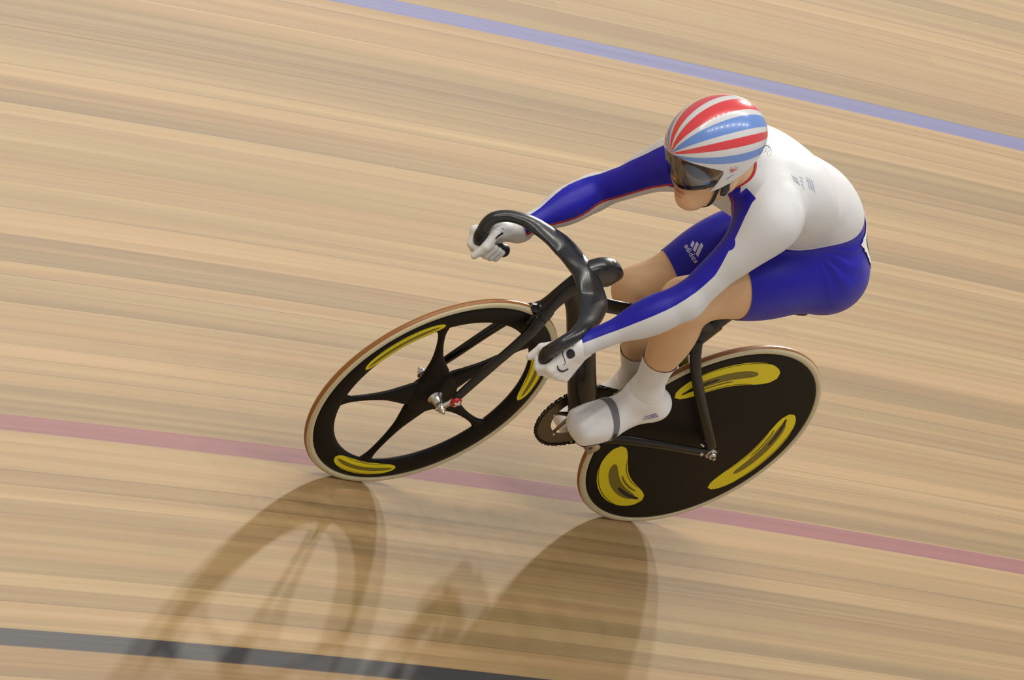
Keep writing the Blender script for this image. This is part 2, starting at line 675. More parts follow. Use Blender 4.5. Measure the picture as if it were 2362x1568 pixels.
# ------------------------------------------------------------------ the banked track
def build_floor():
    ns, ntt = 260, 40
    s = np.linspace(-15, 15, ns)
    t = np.concatenate([[-14.0, -2.6, -1.4], np.linspace(-.80, 1.0, 21), np.linspace(1.1, 6.2, ntt - 24)])
    ax = P0_ - RTURN * HO_
    vs, uvs = [], []
    for si in s:
        th = si / RTURN
        for tj in t:
            tb, tf = max(tj, -.80), min(tj + .80, 0.0)          # banked boards, level apron
            p = ax + (RTURN + tb * math.cos(BANK) + tf) * (HO_ * math.cos(th) + F_ * math.sin(th)) + UP_ * tb * math.sin(BANK)
            vs.append(world(p))
            uvs.append((si, tj))
    k = len(t)
    fs = [(i * k + j, i * k + j + 1, (i + 1) * k + j + 1, (i + 1) * k + j)[::-1] for i in range(ns - 1) for j in range(k - 1)]
    o = link('floor', vs, fs, M['boards'])
    uvl = o.data.uv_layers.new(name='track')
    uvs = np.array(uvs)
    li = np.empty(len(o.data.loops), np.int32)
    o.data.loops.foreach_get('vertex_index', li)
    uvl.data.foreach_set('uv', uvs[li].ravel())
    o['kind'] = 'structure'
    o['label'] = 'banked wooden velodrome track of pale boards with blue, red and black lines'
    o['category'] = 'floor'


build_floor()

# ------------------------------------------------------------------ the bicycle
bike = thing('bicycle', 'black carbon track bicycle with yellow marked disc rear wheel on wooden boards', 'bicycle')


def at(o, x, y, z):
    o.location = (x, y, z)
    return o


def banana(mb, mi, r0, r1, c, span, y, n=40, m=8, shrink=1.0):
    """bow-shaped patch printed on a wheel face, rounded at both ends"""
    a = np.radians(np.linspace(c - span, c + span, n))
    v, rm, hw = [], (r0 + r1) / 2, (r1 - r0) / 2 * shrink
    for k_, x in enumerate(a):
        tt = abs(2 * k_ / (n - 1) - 1)
        w = hw * math.sqrt(max(1 - tt ** 3.2, 0.0)) + 1e-5
        for q in np.linspace(-1, 1, m):
            r = rm + q * w
            v.append((r * math.cos(x), y(r), r * math.sin(x)))
    f = [(i * m + j, i * m + j + 1, (i + 1) * m + j + 1, (i + 1) * m + j) for i in range(n - 1) for j in range(m - 1)]
    mb.add(v, f, mi)


def arc_band(mb, mi, r0, r1, a0, a1, y, n=30):
    a = np.radians(np.linspace(a0, a1, n))
    v = []
    for k_, x in enumerate(a):
        tt = abs(2 * k_ / (n - 1) - 1)
        w = (r1 - r0) / 2 * math.sqrt(max(1 - tt ** 4, 0)) + 1e-5
        for q in (-1, -.33, .33, 1):
            r = (r0 + r1) / 2 + q * w
            v.append((r * math.cos(x), y(r), r * math.sin(x)))
    f = [(i * 4 + j, i * 4 + j + 1, (i + 1) * 4 + j + 1, (i + 1) * 4 + j) for i in range(n - 1) for j in range(3)]
    mb.add(v, f, mi)


def both_faces(fn):
    fn(1)
    fn(-1)


# rear disc wheel
disc_y = lambda r: 0.0105 + 0.0125 * max(0.0, 1 - (r / 0.30)) ** 1.1
mb = MB()
prof = [(0.0005, disc_y(0))] + [(r, disc_y(r)) for r in np.linspace(0.03, 0.300, 14)] + [(0.308, 0.0105), (0.313, 0.0098), (0.317, 0.007)]
prof = prof + [(r, -y) for r, y in prof[::-1]]
v, f = lathe(prof, 160)
mb.add(v, f, 0)
for sg in (1, -1):
    yo = lambda r, e=0.0005, sg=sg: sg * (disc_y(r) + e)
    y2 = lambda r, sg=sg: sg * (disc_y(r) + 0.0009)
    y3 = lambda r, sg=sg: sg * (disc_y(r) + 0.0012)
    for c in (66, 186, -54):
        banana(mb, 1, 0.203, 0.287, c, 37, yo)
        arc_band(mb, 2, 0.2065, 0.2082, c - 22, c + 22, y2)        # thin dark keylines
        arc_band(mb, 2, 0.2818, 0.2836, c - 24, c + 24, y2)
        arc_band(mb, 3, 0.228, 0.256, c - 29, c + 20, y2)           # dark lettering band
        arc_band(mb, 2, 0.236, 0.2465, c - 33, c - 8, y3)
        arc_band(mb, 3, 0.218, 0.2235, c - 24, c + 4, y2)
rear = mb.build('rear_wheel', [M['disc'], M['yellow'], M['frame'], M['olive']], bike)
at(rear, 0, 0, RW)
v, f = torus(RW - 0.0112, 0.0112)
link('tyre', v, f, M['tyre'], rear)


def axle_nut(parent, sg, y0, big=0.0105):
    mb = MB()
    v, f = lathe([(0.0004, y0 + 0.017 * sg), (0.0045, y0 + 0.017 * sg), (0.005, y0 + 0.010 * sg), (big * 0.9, y0 + 0.009 * sg), (big, y0 + 0.007 * sg), (big, y0), (big * 1.45, y0 - 0.001 * sg), (big * 1.45, y0 - 0.003 * sg), (0.004, y0 - 0.0032 * sg)], 6 if False else 24)
    mb.add(v, f)
    return sharpen(mb.build('axle_nut', M['steel'], parent))


v, f = tube([(0, -0.066, 0), (0, 0.066, 0)], 0.0048, n=16)
link('axle', v, f, M['dark_steel'], rear)
axle_nut(rear, 1, 0.067)
axle_nut(rear, -1, -0.067)
# sprocket on the far side
mb = MB()
T = 15
pr = []
for k in range(T * 4):
    pr.append(0.031 if k % 4 in (0, 1) else 0.0275)
a = np.linspace(0, 2 * np.pi, T * 4, endpoint=False)
v = [(r * math.cos(x), y, r * math.sin(x)) for y in (-0.0425, -0.0455) for r, x in zip(pr, a)]
k = T * 4
f = [tuple(range(k)), tuple(range(k, 2 * k))[::-1]] + [(i, i + k, (i + 1) % k + k, (i + 1) % k) for i in range(k)]
mb.add(v, f)
mb.build('sprocket', M['dark_steel'], rear, smooth=False)

# front five-spoke wheel
mb = MB()
rim = [(0.258, 0.004), (0.262, 0.0085), (0.275, 0.0108), (0.295, 0.0112), (0.309, 0.0103), (0.316, 0.0075)]
rim = [(0.2565, 0.0)] + rim + [(r, -y) for r, y in rim[::-1]] + [(0.2565, 0.0)]
v, f = lathe(rim, 160)
mb.add(v, f, 0)
rim_y = lambda r: np.interp(r, [0.258, 0.262, 0.275, 0.295, 0.309, 0.316], [0.004, 0.0085, 0.0108, 0.0112, 0.0103, 0.0075])
for sg in (1, -1):
    yo = lambda r, sg=sg: sg * (rim_y(r) + 0.0006)
    y2 = lambda r, sg=sg: sg * (rim_y(r) + 0.0011)
    for c in (-88, 32, 152):
        banana(mb, 1, 0.261, 0.300, c, 23, yo)
        arc_band(mb, 2, 0.2755, 0.2865, c - 21, c + 20, y2)
        arc_band(mb, 3, 0.2645, 0.2655, c - 17, c + 17, y2)
        arc_band(mb, 3, 0.2965, 0.2975, c - 17, c + 17, y2)
front = mb.build('front_wheel', [M['disc'], M['yellow'], M['olive'], M['frame']], bike)
at(front, WB, 0, RW)
v, f = torus(RW - 0.0112, 0.0112)
link('tyre', v, f, M['tyre'], front)
for k in range(5):
    an = math.radians(55 + 72 * k)
    e = np.array([math.cos(an), 0, math.sin(an)])
    w = np.array([-math.sin(an), 0, math.cos(an)])
    prof = spline([(0.03, .036, .012), (0.06, .040, .011), (0.09, .030, .010), (0.13, .0165, .0085), (0.17, .0105, .0075), (0.205, .0090, .007), (0.235, .0115, .007), (0.257, .021, .0072), (0.268, .034, .0072)], 4)
    v, f = tube([e * p[0] for p in prof], prof[:, 1], prof[:, 2], wide=w, n=20, cap=False)
    link('spoke', v, f, M['disc'], front)
v, f = lathe([(0.0005, 0.020), (0.020, 0.020), (0.030, 0.016), (0.052, 0.012), (0.066, 0.010), (0.070, 0.0), (0.066, -0.010), (0.052, -0.012), (0.030, -0.016), (0.020, -0.020), (0.0005, -0.020)], 64)
link('hub_shell', v, f, M['disc'], front)
for sg in (1, -1):
    v, f = lathe([(0.0005, 0.0435 * sg), (0.008, 0.0435 * sg), (0.0105, 0.041 * sg), (0.0125, 0.030 * sg), (0.0175, 0.0225 * sg), (0.0195, 0.021 * sg), (0.0195, 0.019 * sg), (0.004, 0.0185 * sg)], 40)
    sharpen(link('hub_cone', v, f, M['steel'], front), 50)
    axle_nut(front, sg, 0.0545 * sg, 0.0098)
v, f = tube([(0, -0.056, 0), (0, 0.056, 0)], 0.0045, n=16)
link('axle', v, f, M['dark_steel'], front)

# frame
BB = np.array([0.388, 0, 0.285])
mb = MB()
v, f = tube([(BB[0], -0.034, BB[2]), (BB[0], 0.034, BB[2])], 0.026, n=32, dome=0.2)
mb.add(v, f)
frame = mb.build('frame', M['frame'], bike)
hp = spline([(.8745, 0, .661, .027, .0225), (.871, 0, .684, .0265, .0185), (.865, 0, .715, .030, .0165), (.858, 0, .745, .031, .0175), (.850, 0, .772, .027, .0215)], 6)
v, f = tube(hp[:, :3], hp[:, 3], hp[:, 4], wide=(1, 0, 0), n=28, dome=0.15)
link('head_tube', v, f, M['frame'], frame)
dp = spline([(.862, 0, .742, .020, .014), (.82, 0, .725, .034, .0155), (.765, 0, .682, .0375, .0175), (.68, 0, .592, .0375, .0185), (.57, 0, .476, .0375, .0195), (.47, 0, .371, .038, .021), (.400, 0, .298, .033, .024)], 6)
v, f = tube(dp[:, :3], dp[:, 3], dp[:, 4], wide=(.69, 0, -.72), n=28)
link('down_tube', v, f, M['frame'], frame)
tp_ = spline([(.85, 0, .738, .026, .015), (.79, 0, .722, .024, .0145), (.72, 0, .7075, .0205, .014), (.56, 0, .7035, .0195, .0135), (.38, 0, .700, .020, .013), (.30, 0, .692, .021, .013)], 6)
v, f = tube(tp_[:, :3], tp_[:, 3], tp_[:, 4], wide=(0, 0, 1), n=24)
link('top_tube', v, f, M['frame'], frame)
sp = spline([(.386, 0, .292, .025, .021), (.375, 0, .35, .027, .0165), (.350, 0, .47, .0275, .0145), (.318, 0, .60, .0275, .0140), (.290, 0, .705, .0265, .0135)], 6)
v, f = tube(sp[:, :3], sp[:, 3], sp[:, 4], wide=(1, 0, .25), n=24)
link('seat_tube', v, f, M['frame'], frame)
for sg in (1, -1):
    ss = spline([(.312, .008 * sg, .648, .016, .009), (.285, .026 * sg, .600, .0155, .0085), (.235, .040 * sg, .545, .0145, .008), (.125, .053 * sg, .448, .0135, .0075), (.03, .0585 * sg, .368, .0135, .007), (.006, .0590 * sg, .346, .013, .006)], 6)
    v, f = tube(ss[:, :3], ss[:, 3], ss[:, 4], wide=(.75, 0, -.65), n=18)
    link('seat_stay', v, f, M['frame'], frame)
    cs = spline([(.378, .024 * sg, .288, .018, .010), (.32, .036 * sg, .306, .0155, .009), (.245, .049 * sg, .322, .014, .0085), (.13, .0575 * sg, .330, .012, .0075), (.045, .0595 * sg, .330, .0125, .0065), (.0, .0595 * sg, .334, .013, .005), (-.022, .0595 * sg, .337, .010, .0045)], 6)
    v, f = tube(cs[:, :3], cs[:, 3], cs[:, 4], wide=(0, 0, 1), n=18)
    link('chain_stay', v, f, M['frame'], frame)
    v, f = tube([(.034, .060 * sg, .330), (.034, .070 * sg, .330)], 0.0048, n=14, dome=.3)
    link('stay_bolt', v, f, M['steel'], frame)
    v, f = tube([(.046, .052 * sg, .350), (.040, .060 * sg, .352)], 0.0042, n=14, dome=.3)
    link('chain_tensioner', v, f, M['steel'], frame)

# fork
mb = MB()
cp = spline([(.871, 0, .664, .030, .022), (.876, 0, .650, .034, .026), (.884, 0, .628, .030, .028), (.890, 0, .612, .020, .024)], 5)
v, f = tube(cp[:, :3], cp[:, 3], cp[:, 4], wide=(1, 0, 0), n=28)
mb.add(v, f)
v, f = tube([(.905, 0, .655), (.925, 0, .658)], [.015, .010], n=16)
mb.add(v, f)
fork = mb.build('fork', M['frame'], bike)
for sg in (1, -1):
    fb = spline([(.883, .019 * sg, .640, .024, .012), (.893, .031 * sg, .612, .021, .010), (.905, .036 * sg, .570, .0185, .009), (.923, .041 * sg, .510, .0175, .008), (.944, .047 * sg, .430, .0165, .0075), (.955, .051 * sg, .385, .0150, .007), (.959, .053 * sg, .366, .012, .0065)], 6)
    v, f = tube(fb[:, :3], fb[:, 3], fb[:, 4], wide=(1, 0, .25), n=20)
    link('fork_blade', v, f, M['frame'], fork)
    v, f = tube([(.957, .0525 * sg, .372), (.966, .0525 * sg, .352), (.980, .0525 * sg, .334), (.986, .0525 * sg, .325)], [.0045, .0045, .0045, .004], [.010, .012, .012, .008], wide=(0, 1, 0), n=16)
    link('dropout', v, f, M['steel'], fork)
    # red cap on the blade tip with a white cross
    mb = MB()
    v, f = tube([(.958, .0495 * sg, .3665), (.958, .0625 * sg, .3665)], [.0150, .0150], [.0125, .0125], wide=(.45, 0, -.9), n=32, dome=.35)
    mb.add(v, f, 0)
    for d in ((1, 0, .1), (-.1, 0, 1)):
        v, f = tube([np.array((.958, .0665 * sg, .3665)) - unit(d) * .0105, np.array((.958, .0665 * sg, .3665)) + unit(d) * .0105], .0027, .0006, wide=np.cross(d, (0, 1, 0)), n=8, cap=False)
        mb.add(v, f, 1)
    mb.build('tip_cap', [M['red'], M['white_paint']], fork)

# headset ring, stem and bar in one carbon piece
half = [(.862, .000, .800, .034, .022), (.866, .037, .798, .038, .018), (.868, .073, .792, .040, .0145), (.888, .108, .790, .034, .0130), (.915, .141, .785, .027, .0130), (.948, .168, .779, .0205, .0135), (.978, .187, .766, .0175, .0140), (1.001, .195, .750, .0165, .0150), (1.013, .196, .733, .0155, .0155), (1.016, .192, .712, .0155, .0155), (1.011, .188, .692, .0155, .0155)]
mb = MB()
hb = np.array(half)
hb = np.vstack([(hb * np.array([1, -1, 1, 1, 1]))[:0:-1], hb])
hb = spline(hb, 6)
tt_ = np.abs(np.linspace(-1, 1, len(hb)))[:, None]
wd_ = np.array([(-1, 0, .16)]) + tt_ ** 2 * np.stack([np.full(len(hb), .2), np.sign(hb[:, 1]) * .5, np.full(len(hb), .3)], 1)
v, f = tube(hb[:, :3], hb[:, 3], hb[:, 4], wide=wd_, n=28, cap=False)
mb.add(v, f)
bar = mb.build('handlebar', M['carbon'], bike)
st = spline([(.872, 0, .789, .018, .016), (.85, 0, .798, .028, .023), (.82, 0, .8085, .036, .0265), (.79, 0, .811, .0365, .0275), (.770, 0, .807, .031, .025), (.763, 0, .803, .024, .019)], 6)
v, f = tube(st[:, :3], st[:, 3], st[:, 4], wide=(0.1, 0, 1), n=32, power=3.0)
link('stem', v, f, M['carbon'], bar)
v, f = tube([(.795, 0, .8455), (.795, 0, .8485)], .0065, n=20, dome=.2)
link('stem_bolt', v, f, M['dark_steel'], bar)
for sg in (1, -1):
    gr = spline([(1.0135, .1885, .700, .0168), (1.008, .187, .684, .0172), (.993, .187, .669, .0172), (.968, .188, .661, .0168), (.935, .189, .656, .0165), (.905, .190, .652, .0165), (.893, .190, .651, .0168)], 6)
    gr[:, 1] *= sg
    v, f = tube(gr[:, :3], gr[:, 3], n=24, dome=.7)
    link('grip', v, f, M['rubber'], bar)
v, f = tube([(.8505, 0, .7735), (.8485, 0, .7815)], [.0275, .0262], [.0225, .0215], wide=(1, 0, 0), n=36, dome=.1)
link('headset_ring', v, f, M['gold'], bike)

# seat post and saddle
pp = spline([(.297, 0, .690, .024, .012), (.286, 0, .730, .024, .0115), (.270, 0, .775, .025, .0115), (.255, 0, .806, .030, .011)], 5)
v, f = tube(pp[:, :3], pp[:, 3], pp[:, 4], wide=(1, 0, .35), n=24)
link('seat_post', v, f, M['frame'], bike)
sad = spline([(.118, 0, .846, .056, .014), (.135, 0, .848, .066, .020), (.168, 0, .846, .062, .022), (.215, 0, .842, .040, .021), (.27, 0, .840, .025, .018), (.325, 0, .838, .0185, .015), (.356, 0, .834, .016, .012)], 5)
v, f = tube(sad[:, :3], sad[:, 3], sad[:, 4], wide=(0, 1, 0), n=28, power=2.4)
sd = link('saddle', v, f, M['rubber'], bike)
for sg in (1, -1):
    v, f = tube(spline([(.15, .03 * sg, .830), (.19, .022 * sg, .814), (.27, .022 * sg, .813), (.335, .008 * sg, .826)], 5), .0035, n=10)
    link('saddle_rail', v, f, M['steel'], sd)

# crankset
CA = math.radians(30.3)
cd = np.array([math.cos(CA), 0, math.sin(CA)])
RCH = 0.1075
mb = MB()
T = 50
k = T * 4
a = np.linspace(0, 2 * np.pi, k, endpoint=False)
pr = np.array([RCH + 0.0035, RCH + 0.0018, RCH - 0.002, RCH - 0.0005])[np.arange(k) % 4]
ring_in = 0.067
v, f = [], []
for y in (-.0435, -.0465):
    v += [(r * math.cos(x), y, r * math.sin(x)) for r, x in zip(pr, a)]
    v += [(ring_in * math.cos(x), y, ring_in * math.sin(x)) for x in a]
for i in range(k):
    j = (i + 1) % k
    f += [(i, j, k + j, k + i), (2 * k + i, 3 * k + i, 3 * k + j, 2 * k + j), (i, 2 * k + i, 2 * k + j, j), (k + i, k + j, 3 * k + j, 3 * k + i)]
mb.add(v, f)
crank = mb.build('crankset', M['dark_steel'], bike, smooth=False)
at(crank, *BB)
for q in range(5):
    an = CA + math.pi + math.radians(72 * q + 0)
    e = np.array([math.cos(an), 0, math.sin(an)])
    v, f = tube([e * .012 + (0, -.050, 0), e * .045 + (0, -.050, 0), e * .074 + (0, -.0480, 0)], [.011, .0065, .0060], [.0035, .003, .0025], wide=np.cross(e, (0, 1, 0)), n=14)
    link('spider_arm', v, f, M['dark_steel'], crank)
    v, f = tube([e * .073 + (0, -.050, 0), e * .073 + (0, -.041, 0)], .0042, n=14, dome=.3)
    link('chainring_bolt', v, f, M['steel'], crank)
for sg, dr in ((1, 1), (-1, -1)):
    c0 = np.array((0, .058 * sg, 0))
    c1 = cd * .165 * dr + np.array((0, .073 * sg, 0))
    v, f = tube([c0 - cd * dr * .004, c0 + cd * .03 * dr, c0 * .5 + c1 * .5, c1 - cd * dr * .02, c1 + cd * dr * .003], [.019, .0155, .012, .0125, .014], [.010, .0085, .0075, .0075, .0075], wide=np.cross(cd, (0, 1, 0)), n=20, power=2.6)
    ca_ = link('crank_arm', v, f, M['steel'], crank)
    # pedal: axle, body, end cap
    p0 = c1
    mb = MB()
    v, f = tube([p0 + (0, .004 * sg, 0), p0 + (0, .030 * sg, 0)], .0062, n=16)
    mb.add(v, f, 0)
    v, f = tube([p0 + (0, .018 * sg, 0), p0 + (0, .032 * sg, 0), p0 + (0, .05 * sg, 0), p0 + (0, .066 * sg, 0), p0 + (0, .071 * sg, 0)], [.011, .014, .0135, .0150, .0135], n=24, dome=.25)
    mb.add(v, f, 1)
    v, f = tube([p0 + (-.028, .036 * sg, .014), p0 + (.03, .036 * sg, .012)], [.006, .006], [.026, .022], wide=(0, 0, 1), n=16, power=3)
    mb.add(v, f, 1)
    v, f = tube([p0 + (0, .0725 * sg, 0), p0 + (0, .0755 * sg, 0)], .0042, n=6, dome=.1)
    mb.add(v, f, 2)
    mb.build('pedal', [M['steel'], mat('pedal_bronze', (.30, .22, .16), .45, metal=.6), M['black_cloth']], crank)
# chain: links along the two runs and round both toothed wheels
path = []
cr_, cs_ = RCH, 0.0295
rc0 = np.array([0, RW])
bc0 = BB[[0, 2]]
dv = bc0 - rc0
base = math.atan2(dv[1], dv[0])
off = math.asin((cr_ - cs_) / np.linalg.norm(dv))
up_a = base + math.pi / 2 + off
dn_a = base - math.pi / 2 - off
for an in np.linspace(up_a, up_a - (up_a - dn_a), 40):
    path.append(bc0 + cr_ * np.array([math.cos(an), math.sin(an)]))
for an in np.linspace(dn_a, dn_a - (2 * math.pi - (up_a - dn_a)), 16):
    path.append(rc0 + cs_ * np.array([math.cos(an), math.sin(an)]))
path.append(path[0])
path = np.array(path)
L_ = np.concatenate([[0], np.cumsum(np.linalg.norm(np.diff(path, axis=0), axis=1))])
npt = int(L_[-1] / 0.0127)
mb = MB()
S_ = np.linspace(0, L_[-1], npt, endpoint=False)
pt = np.stack([np.interp(S_, L_, path[:, 0]), np.interp(S_, L_, path[:, 1])], 1)
for i in range(npt):
    p, q = pt[i], pt[(i + 1) % npt]
    for y in ((-.0425, -.0475) if i % 2 else (-.0412, -.0488)):
        v, f = tube([(p[0], y, p[1]), ((p[0] + q[0]) / 2, y, (p[1] + q[1]) / 2), (q[0], y, q[1])], [.0042, .003, .0042], [.0006] * 3, wide=np.array([-(q - p)[1], 0, (q - p)[0]]), n=8, dome=3.0)
        mb.add(v, f)
    v, f = tube([(p[0], -.0405, p[1]), (p[0], -.0495, p[1])], .0036, n=8, dome=.2)
    mb.add(v, f)
mb.build('chain', M['chain'], bike)


# ------------------------------------------------------------------ the rider
rider = thing('person', 'person in white and blue skinsuit and striped helmet riding the black bicycle', 'person')

A3 = lambda *v: np.array(v, float)
AXT = unit((.89, .03, .455))                              # pelvis -> neck
_d0 = unit(np.cross(AXT, (0, 1, 0)))
if _d0[2] < 0:
    _d0 = -_d0


def trunk_frame(roll):
    r = math.radians(roll)
    lat = A3(0, 1, 0) - AXT * AXT[1]
    lat = unit(lat)
    d = np.cross(AXT, lat)
    if d[2] < 0:
        d = -d
    return np.array([AXT, lat * math.cos(r) + d * math.sin(r), d * math.cos(r) - lat * math.sin(r)])


TP, TW, TR, TS = trunk_frame(8), trunk_frame(12), trunk_frame(16), trunk_frame(19)
PEL = A3(.240, .0, 1.012)
HIP = {1: A3(.272, .090, 1.020), -1: A3(.245, -.085, .990)}
KNEE = {1: A3(.612, .100, .855), -1: A3(.510, -.090, .690)}
ANK = {1: A3(.428, .108, .505), -1: A3(.222, -.108, .340)}
SHO = {1: A3(.690, .168, 1.222), -1: A3(.662, -.140, 1.088)}
ELB = {1: A3(.786, .220, .966), -1: A3(.705, -.246, .838)}
WRI = {1: A3(.945, .200, .752), -1: A3(.890, -.198, .727)}
NECK = A3(.672, .018, 1.225)
HC = A3(.855, .026, 1.269)
HF = unit((.8944, .1453, -.423))
HU = A3(.4443, -.3966, .8033)
HU = unit(HU - HF * (HU @ HF))
HL = np.cross(HU, HF)
HR = np.array([HF, HL, HU])                               # bike -> head rows


def tl(fr, a, l, d):
    return PEL + fr[0] * a + fr[1] * l + fr[2] * d


def d_trunk(P):
    pel = ell(P, tl(TP, .0, 0, -.005), TP, (.125, .162, .108))
    b1 = ell(P, tl(TP, -.046, .070, -.002), TP, (.100, .090, .098))
    b2 = ell(P, tl(TP, -.046, -.070, -.002), TP, (.100, .090, .098))
    wa = ell(P, tl(TW, .125, 0, .072), TW, (.16, .128, .098))
    ri = ell(P, tl(TR, .300, 0, .026), TR, (.17, .148, .112))
    ch = ell(P, tl(TS, .39, 0, .004), TS, (.115, .150, .098))
    d = smins(.06, smin(pel, smin(b1, b2, .03), .04), wa, ri, ch)
    sh = np.minimum(rc(P, NECK * .45 + SHO[1] * .55, SHO[1], .068, .058), rc(P, NECK * .45 + SHO[-1] * .55, SHO[-1], .068, .058))
    d = smin(d, sh, .09)
    for s in (1, -1):                                     # shoulder blades, trapezius
        d = smin(d, ell(P, tl(TS, .36, s * .085, .042), TS, (.095, .060, .045)), .08)
        d = smin(d, rc(P, NECK + TS[2] * .004, SHO[s] * .8 + NECK * .2 + TS[2] * .02, .048, .040), .05)
    return d


def d_neck(P):
    return rc(P, NECK + A3(-.01, 0, 0), HC + HR.T @ A3(-.035, 0, -.045), .058, .052)


def d_head(P):
    Q = (P - HC) @ HR.T
    I = np.eye(3)
    d = ell(Q, (-.008, 0, .025), I, (.094, .074, .090))
    jaw = ell(Q, (.030, 0, -.048), I, (.060, .054, .070))
    d = smin(d, jaw, .04)
    for s in (1, -1):
        d = smin(d, rc(Q, A3(-.005, .052 * s, -.060), A3(.060, .014 * s, -.103), .020, .015), .03)
        d = smin(d, ell(Q, (.058, .034 * s, -.030), I, (.028, .026, .026)), .03)      # cheek
        d = np.maximum(d, -ell(Q, (.096, .031 * s, .004), I, (.016, .018, .011)) * 0.7)  # eye sockets
        d = smin(d, ell(Q, (.076, .031 * s, .003), I, (.012, .012, .012)), .004)       # eyeballs
        d = smin(d, ell(Q, (-.005, .073 * s, -.01), I, (.018, .010, .030)), .008)      # ears
    d = smin(d, ell(Q, (.072, 0, -.103), I, (.022, .024, .018)), .03)                  # chin
    d = smin(d, rc(Q, A3(.084, 0, .006), A3(.104, 0, -.030), .008, .011), .018)        # nose
    d = smin(d, rc(Q, A3(.094, -.011, -.034), A3(.094, .011, -.034), .008, .008), .012)
    d = smin(d, ell(Q, (.078, 0, -.076), I, (.018, .030, .020)), .02)                  # mouth mound
    lip = np.minimum(ell(Q, (.0925, 0, -.0715), I, (.007, .021, .0052)), ell(Q, (.0905, 0, -.0825), I, (.0075, .018, .0062)))
    d = smin(d, lip, .005)
    return d


def d_upper(P, s):
    S, E = SHO[s], ELB[s]
    d = rc(P, S, E, .047, .037)
    d = smin(d, ell(P, S * .72 + E * .28 + A3(.004, .012 * s, .004), frame_of(E - S), (.085, .043, .043)), .03)
    return d


def frame_of(t):
    t = unit(t)
    a = A3(0, 1, 0) if abs(t[1]) < .8 else A3(1, 0, 0)
    b = unit(np.cross(t, a))
    return np.array([t, b, np.cross(t, b)])


def d_fore(P, s):
    E, Wp = ELB[s], WRI[s]
    d = rc(P, E, Wp, .036, .0240)
    d = smin(d, ell(P, E * .70 + Wp * .30, frame_of(Wp - E), (.085, .043, .041)), .03)
    return d


def d_hand_core(P, s):
    g = GRIP[s]
    return rc(P, WRI[s], g['c'] + g['n'] * .018 - g['e'] * .035, .0205, .012)


def d_thigh(P, s):
    H_, K = HIP[s], KNEE[s]
    d = rc(P, H_, K, .088, .054)
    fr = frame_of(K - H_)
    d = smin(d, ell(P, H_ * .58 + K * .42 + A3(.012, .004 * s, .028), fr, (.15, .076, .072)), .04)
    d = smin(d, ell(P, H_ * .66 + K * .34 + A3(-.022, 0, -.032), fr, (.14, .062, .060)), .04)
    return d


def d_shin(P, s):
    K, A = KNEE[s], ANK[s]
    t = unit(A - K)
    back = unit(A3(-.85, 0, .1) - t * (t @ A3(-.85, 0, .1)))
    d = rc(P, K, A, .049, .0315)
    d = smin(d, ell(P, K * .70 + A * .30 + back * .022, frame_of(A - K), (.115, .048, .046)), .04)
    d = smin(d, rc(P, K - t * .01 - back * .018, K + t * .03 - back * .012, .035, .034), .03)     # knee cap
    return d


PED = {1: BB + cd * .165 + A3(0, .110, 0), -1: BB - cd * .165 + A3(0, -.110, 0)}
# foot frames: forward (toe), up (instep)
FOOT = {}
for s, pitch in ((1, 32.), (-1, 40.)):
    p = math.radians(pitch)
    fw = A3(math.cos(p), 0, -math.sin(p))
    upv = A3(math.sin(p), 0, math.cos(p))
    ball = PED[s] + upv * (.053 if s == 1 else .046) - fw * .018 + A3(0, .002 * s, 0)
    FOOT[s] = dict(f=fw, u=upv, ball=ball, heel=ball - fw * .158 + upv * .004, toe=ball + fw * .046 - upv * .008)
    ANK[s] = FOOT[s]['heel'] + fw * .034 + upv * .066


def d_foot(P, s, g=0.0):
    F = FOOT[s]
    sole = -((P - F['ball']) @ F['u'] + .030 + g)
    d = rc(P, F['heel'] + F['u'] * .006, F['ball'], .032 + g, .038 + g)
    fr = np.array([F['f'], A3(0, 1, 0), F['u']])
    d = smin(d, ell(P, F['ball'] - F['f'] * .004, fr, (.070 + g, .043 + g, .033 + g)), .02)
    X = (P - F['ball'] - F['f'] * (.008 if s == 1 else .036) + F['u'] * .003) @ fr.T
    bx = np.abs(X) - A3(.032, .025, .011)
    d = smin(d, np.linalg.norm(np.maximum(bx, 0), axis=1) + np.minimum(bx.max(1), 0) - .0165 - g, .02)
    d = smin(d, rc(P, ANK[s], F['ball'] - F['f'] * .045 + F['u'] * .006, .034 + g, .030 + g), .03)
    d = smin(d, rc(P, ANK[s], F['heel'] + F['u'] * .01, .0345 + g, .033 + g), .035)
    return np.maximum(d, sole)


GRIP = {}
for s in (1, -1):
    a_, b_ = A3(1.004, .187 * s, .682), A3(.915, .1895 * s, .6535)
    g = unit(b_ - a_)
    c = a_ + (b_ - a_) * .44
    e = c - WRI[s]
    e = unit(e - g * (e @ g))
    n = np.cross(g, e)
    if n[1] * s < 0:
        n = -n
    # tip the hand so its back faces outward
    GRIP[s] = dict(g=g, c=c, e=e, n=n)


def body(P):
    T = d_trunk(P)
    nk = smin(d_neck(P), d_head(P), .03)
    out = smin(T, nk, .05)
    for s in (1, -1):
        arm = smin(d_upper(P, s), smin(d_fore(P, s), d_hand_core(P, s), .02), .025)
        out = np.minimum(out, smin(T, arm, .075))
        leg = smin(d_thigh(P, s), smin(d_shin(P, s), d_foot(P, s, -.004), .03), .03)
        out = np.minimum(out, smin(T, leg, .06))
    return out


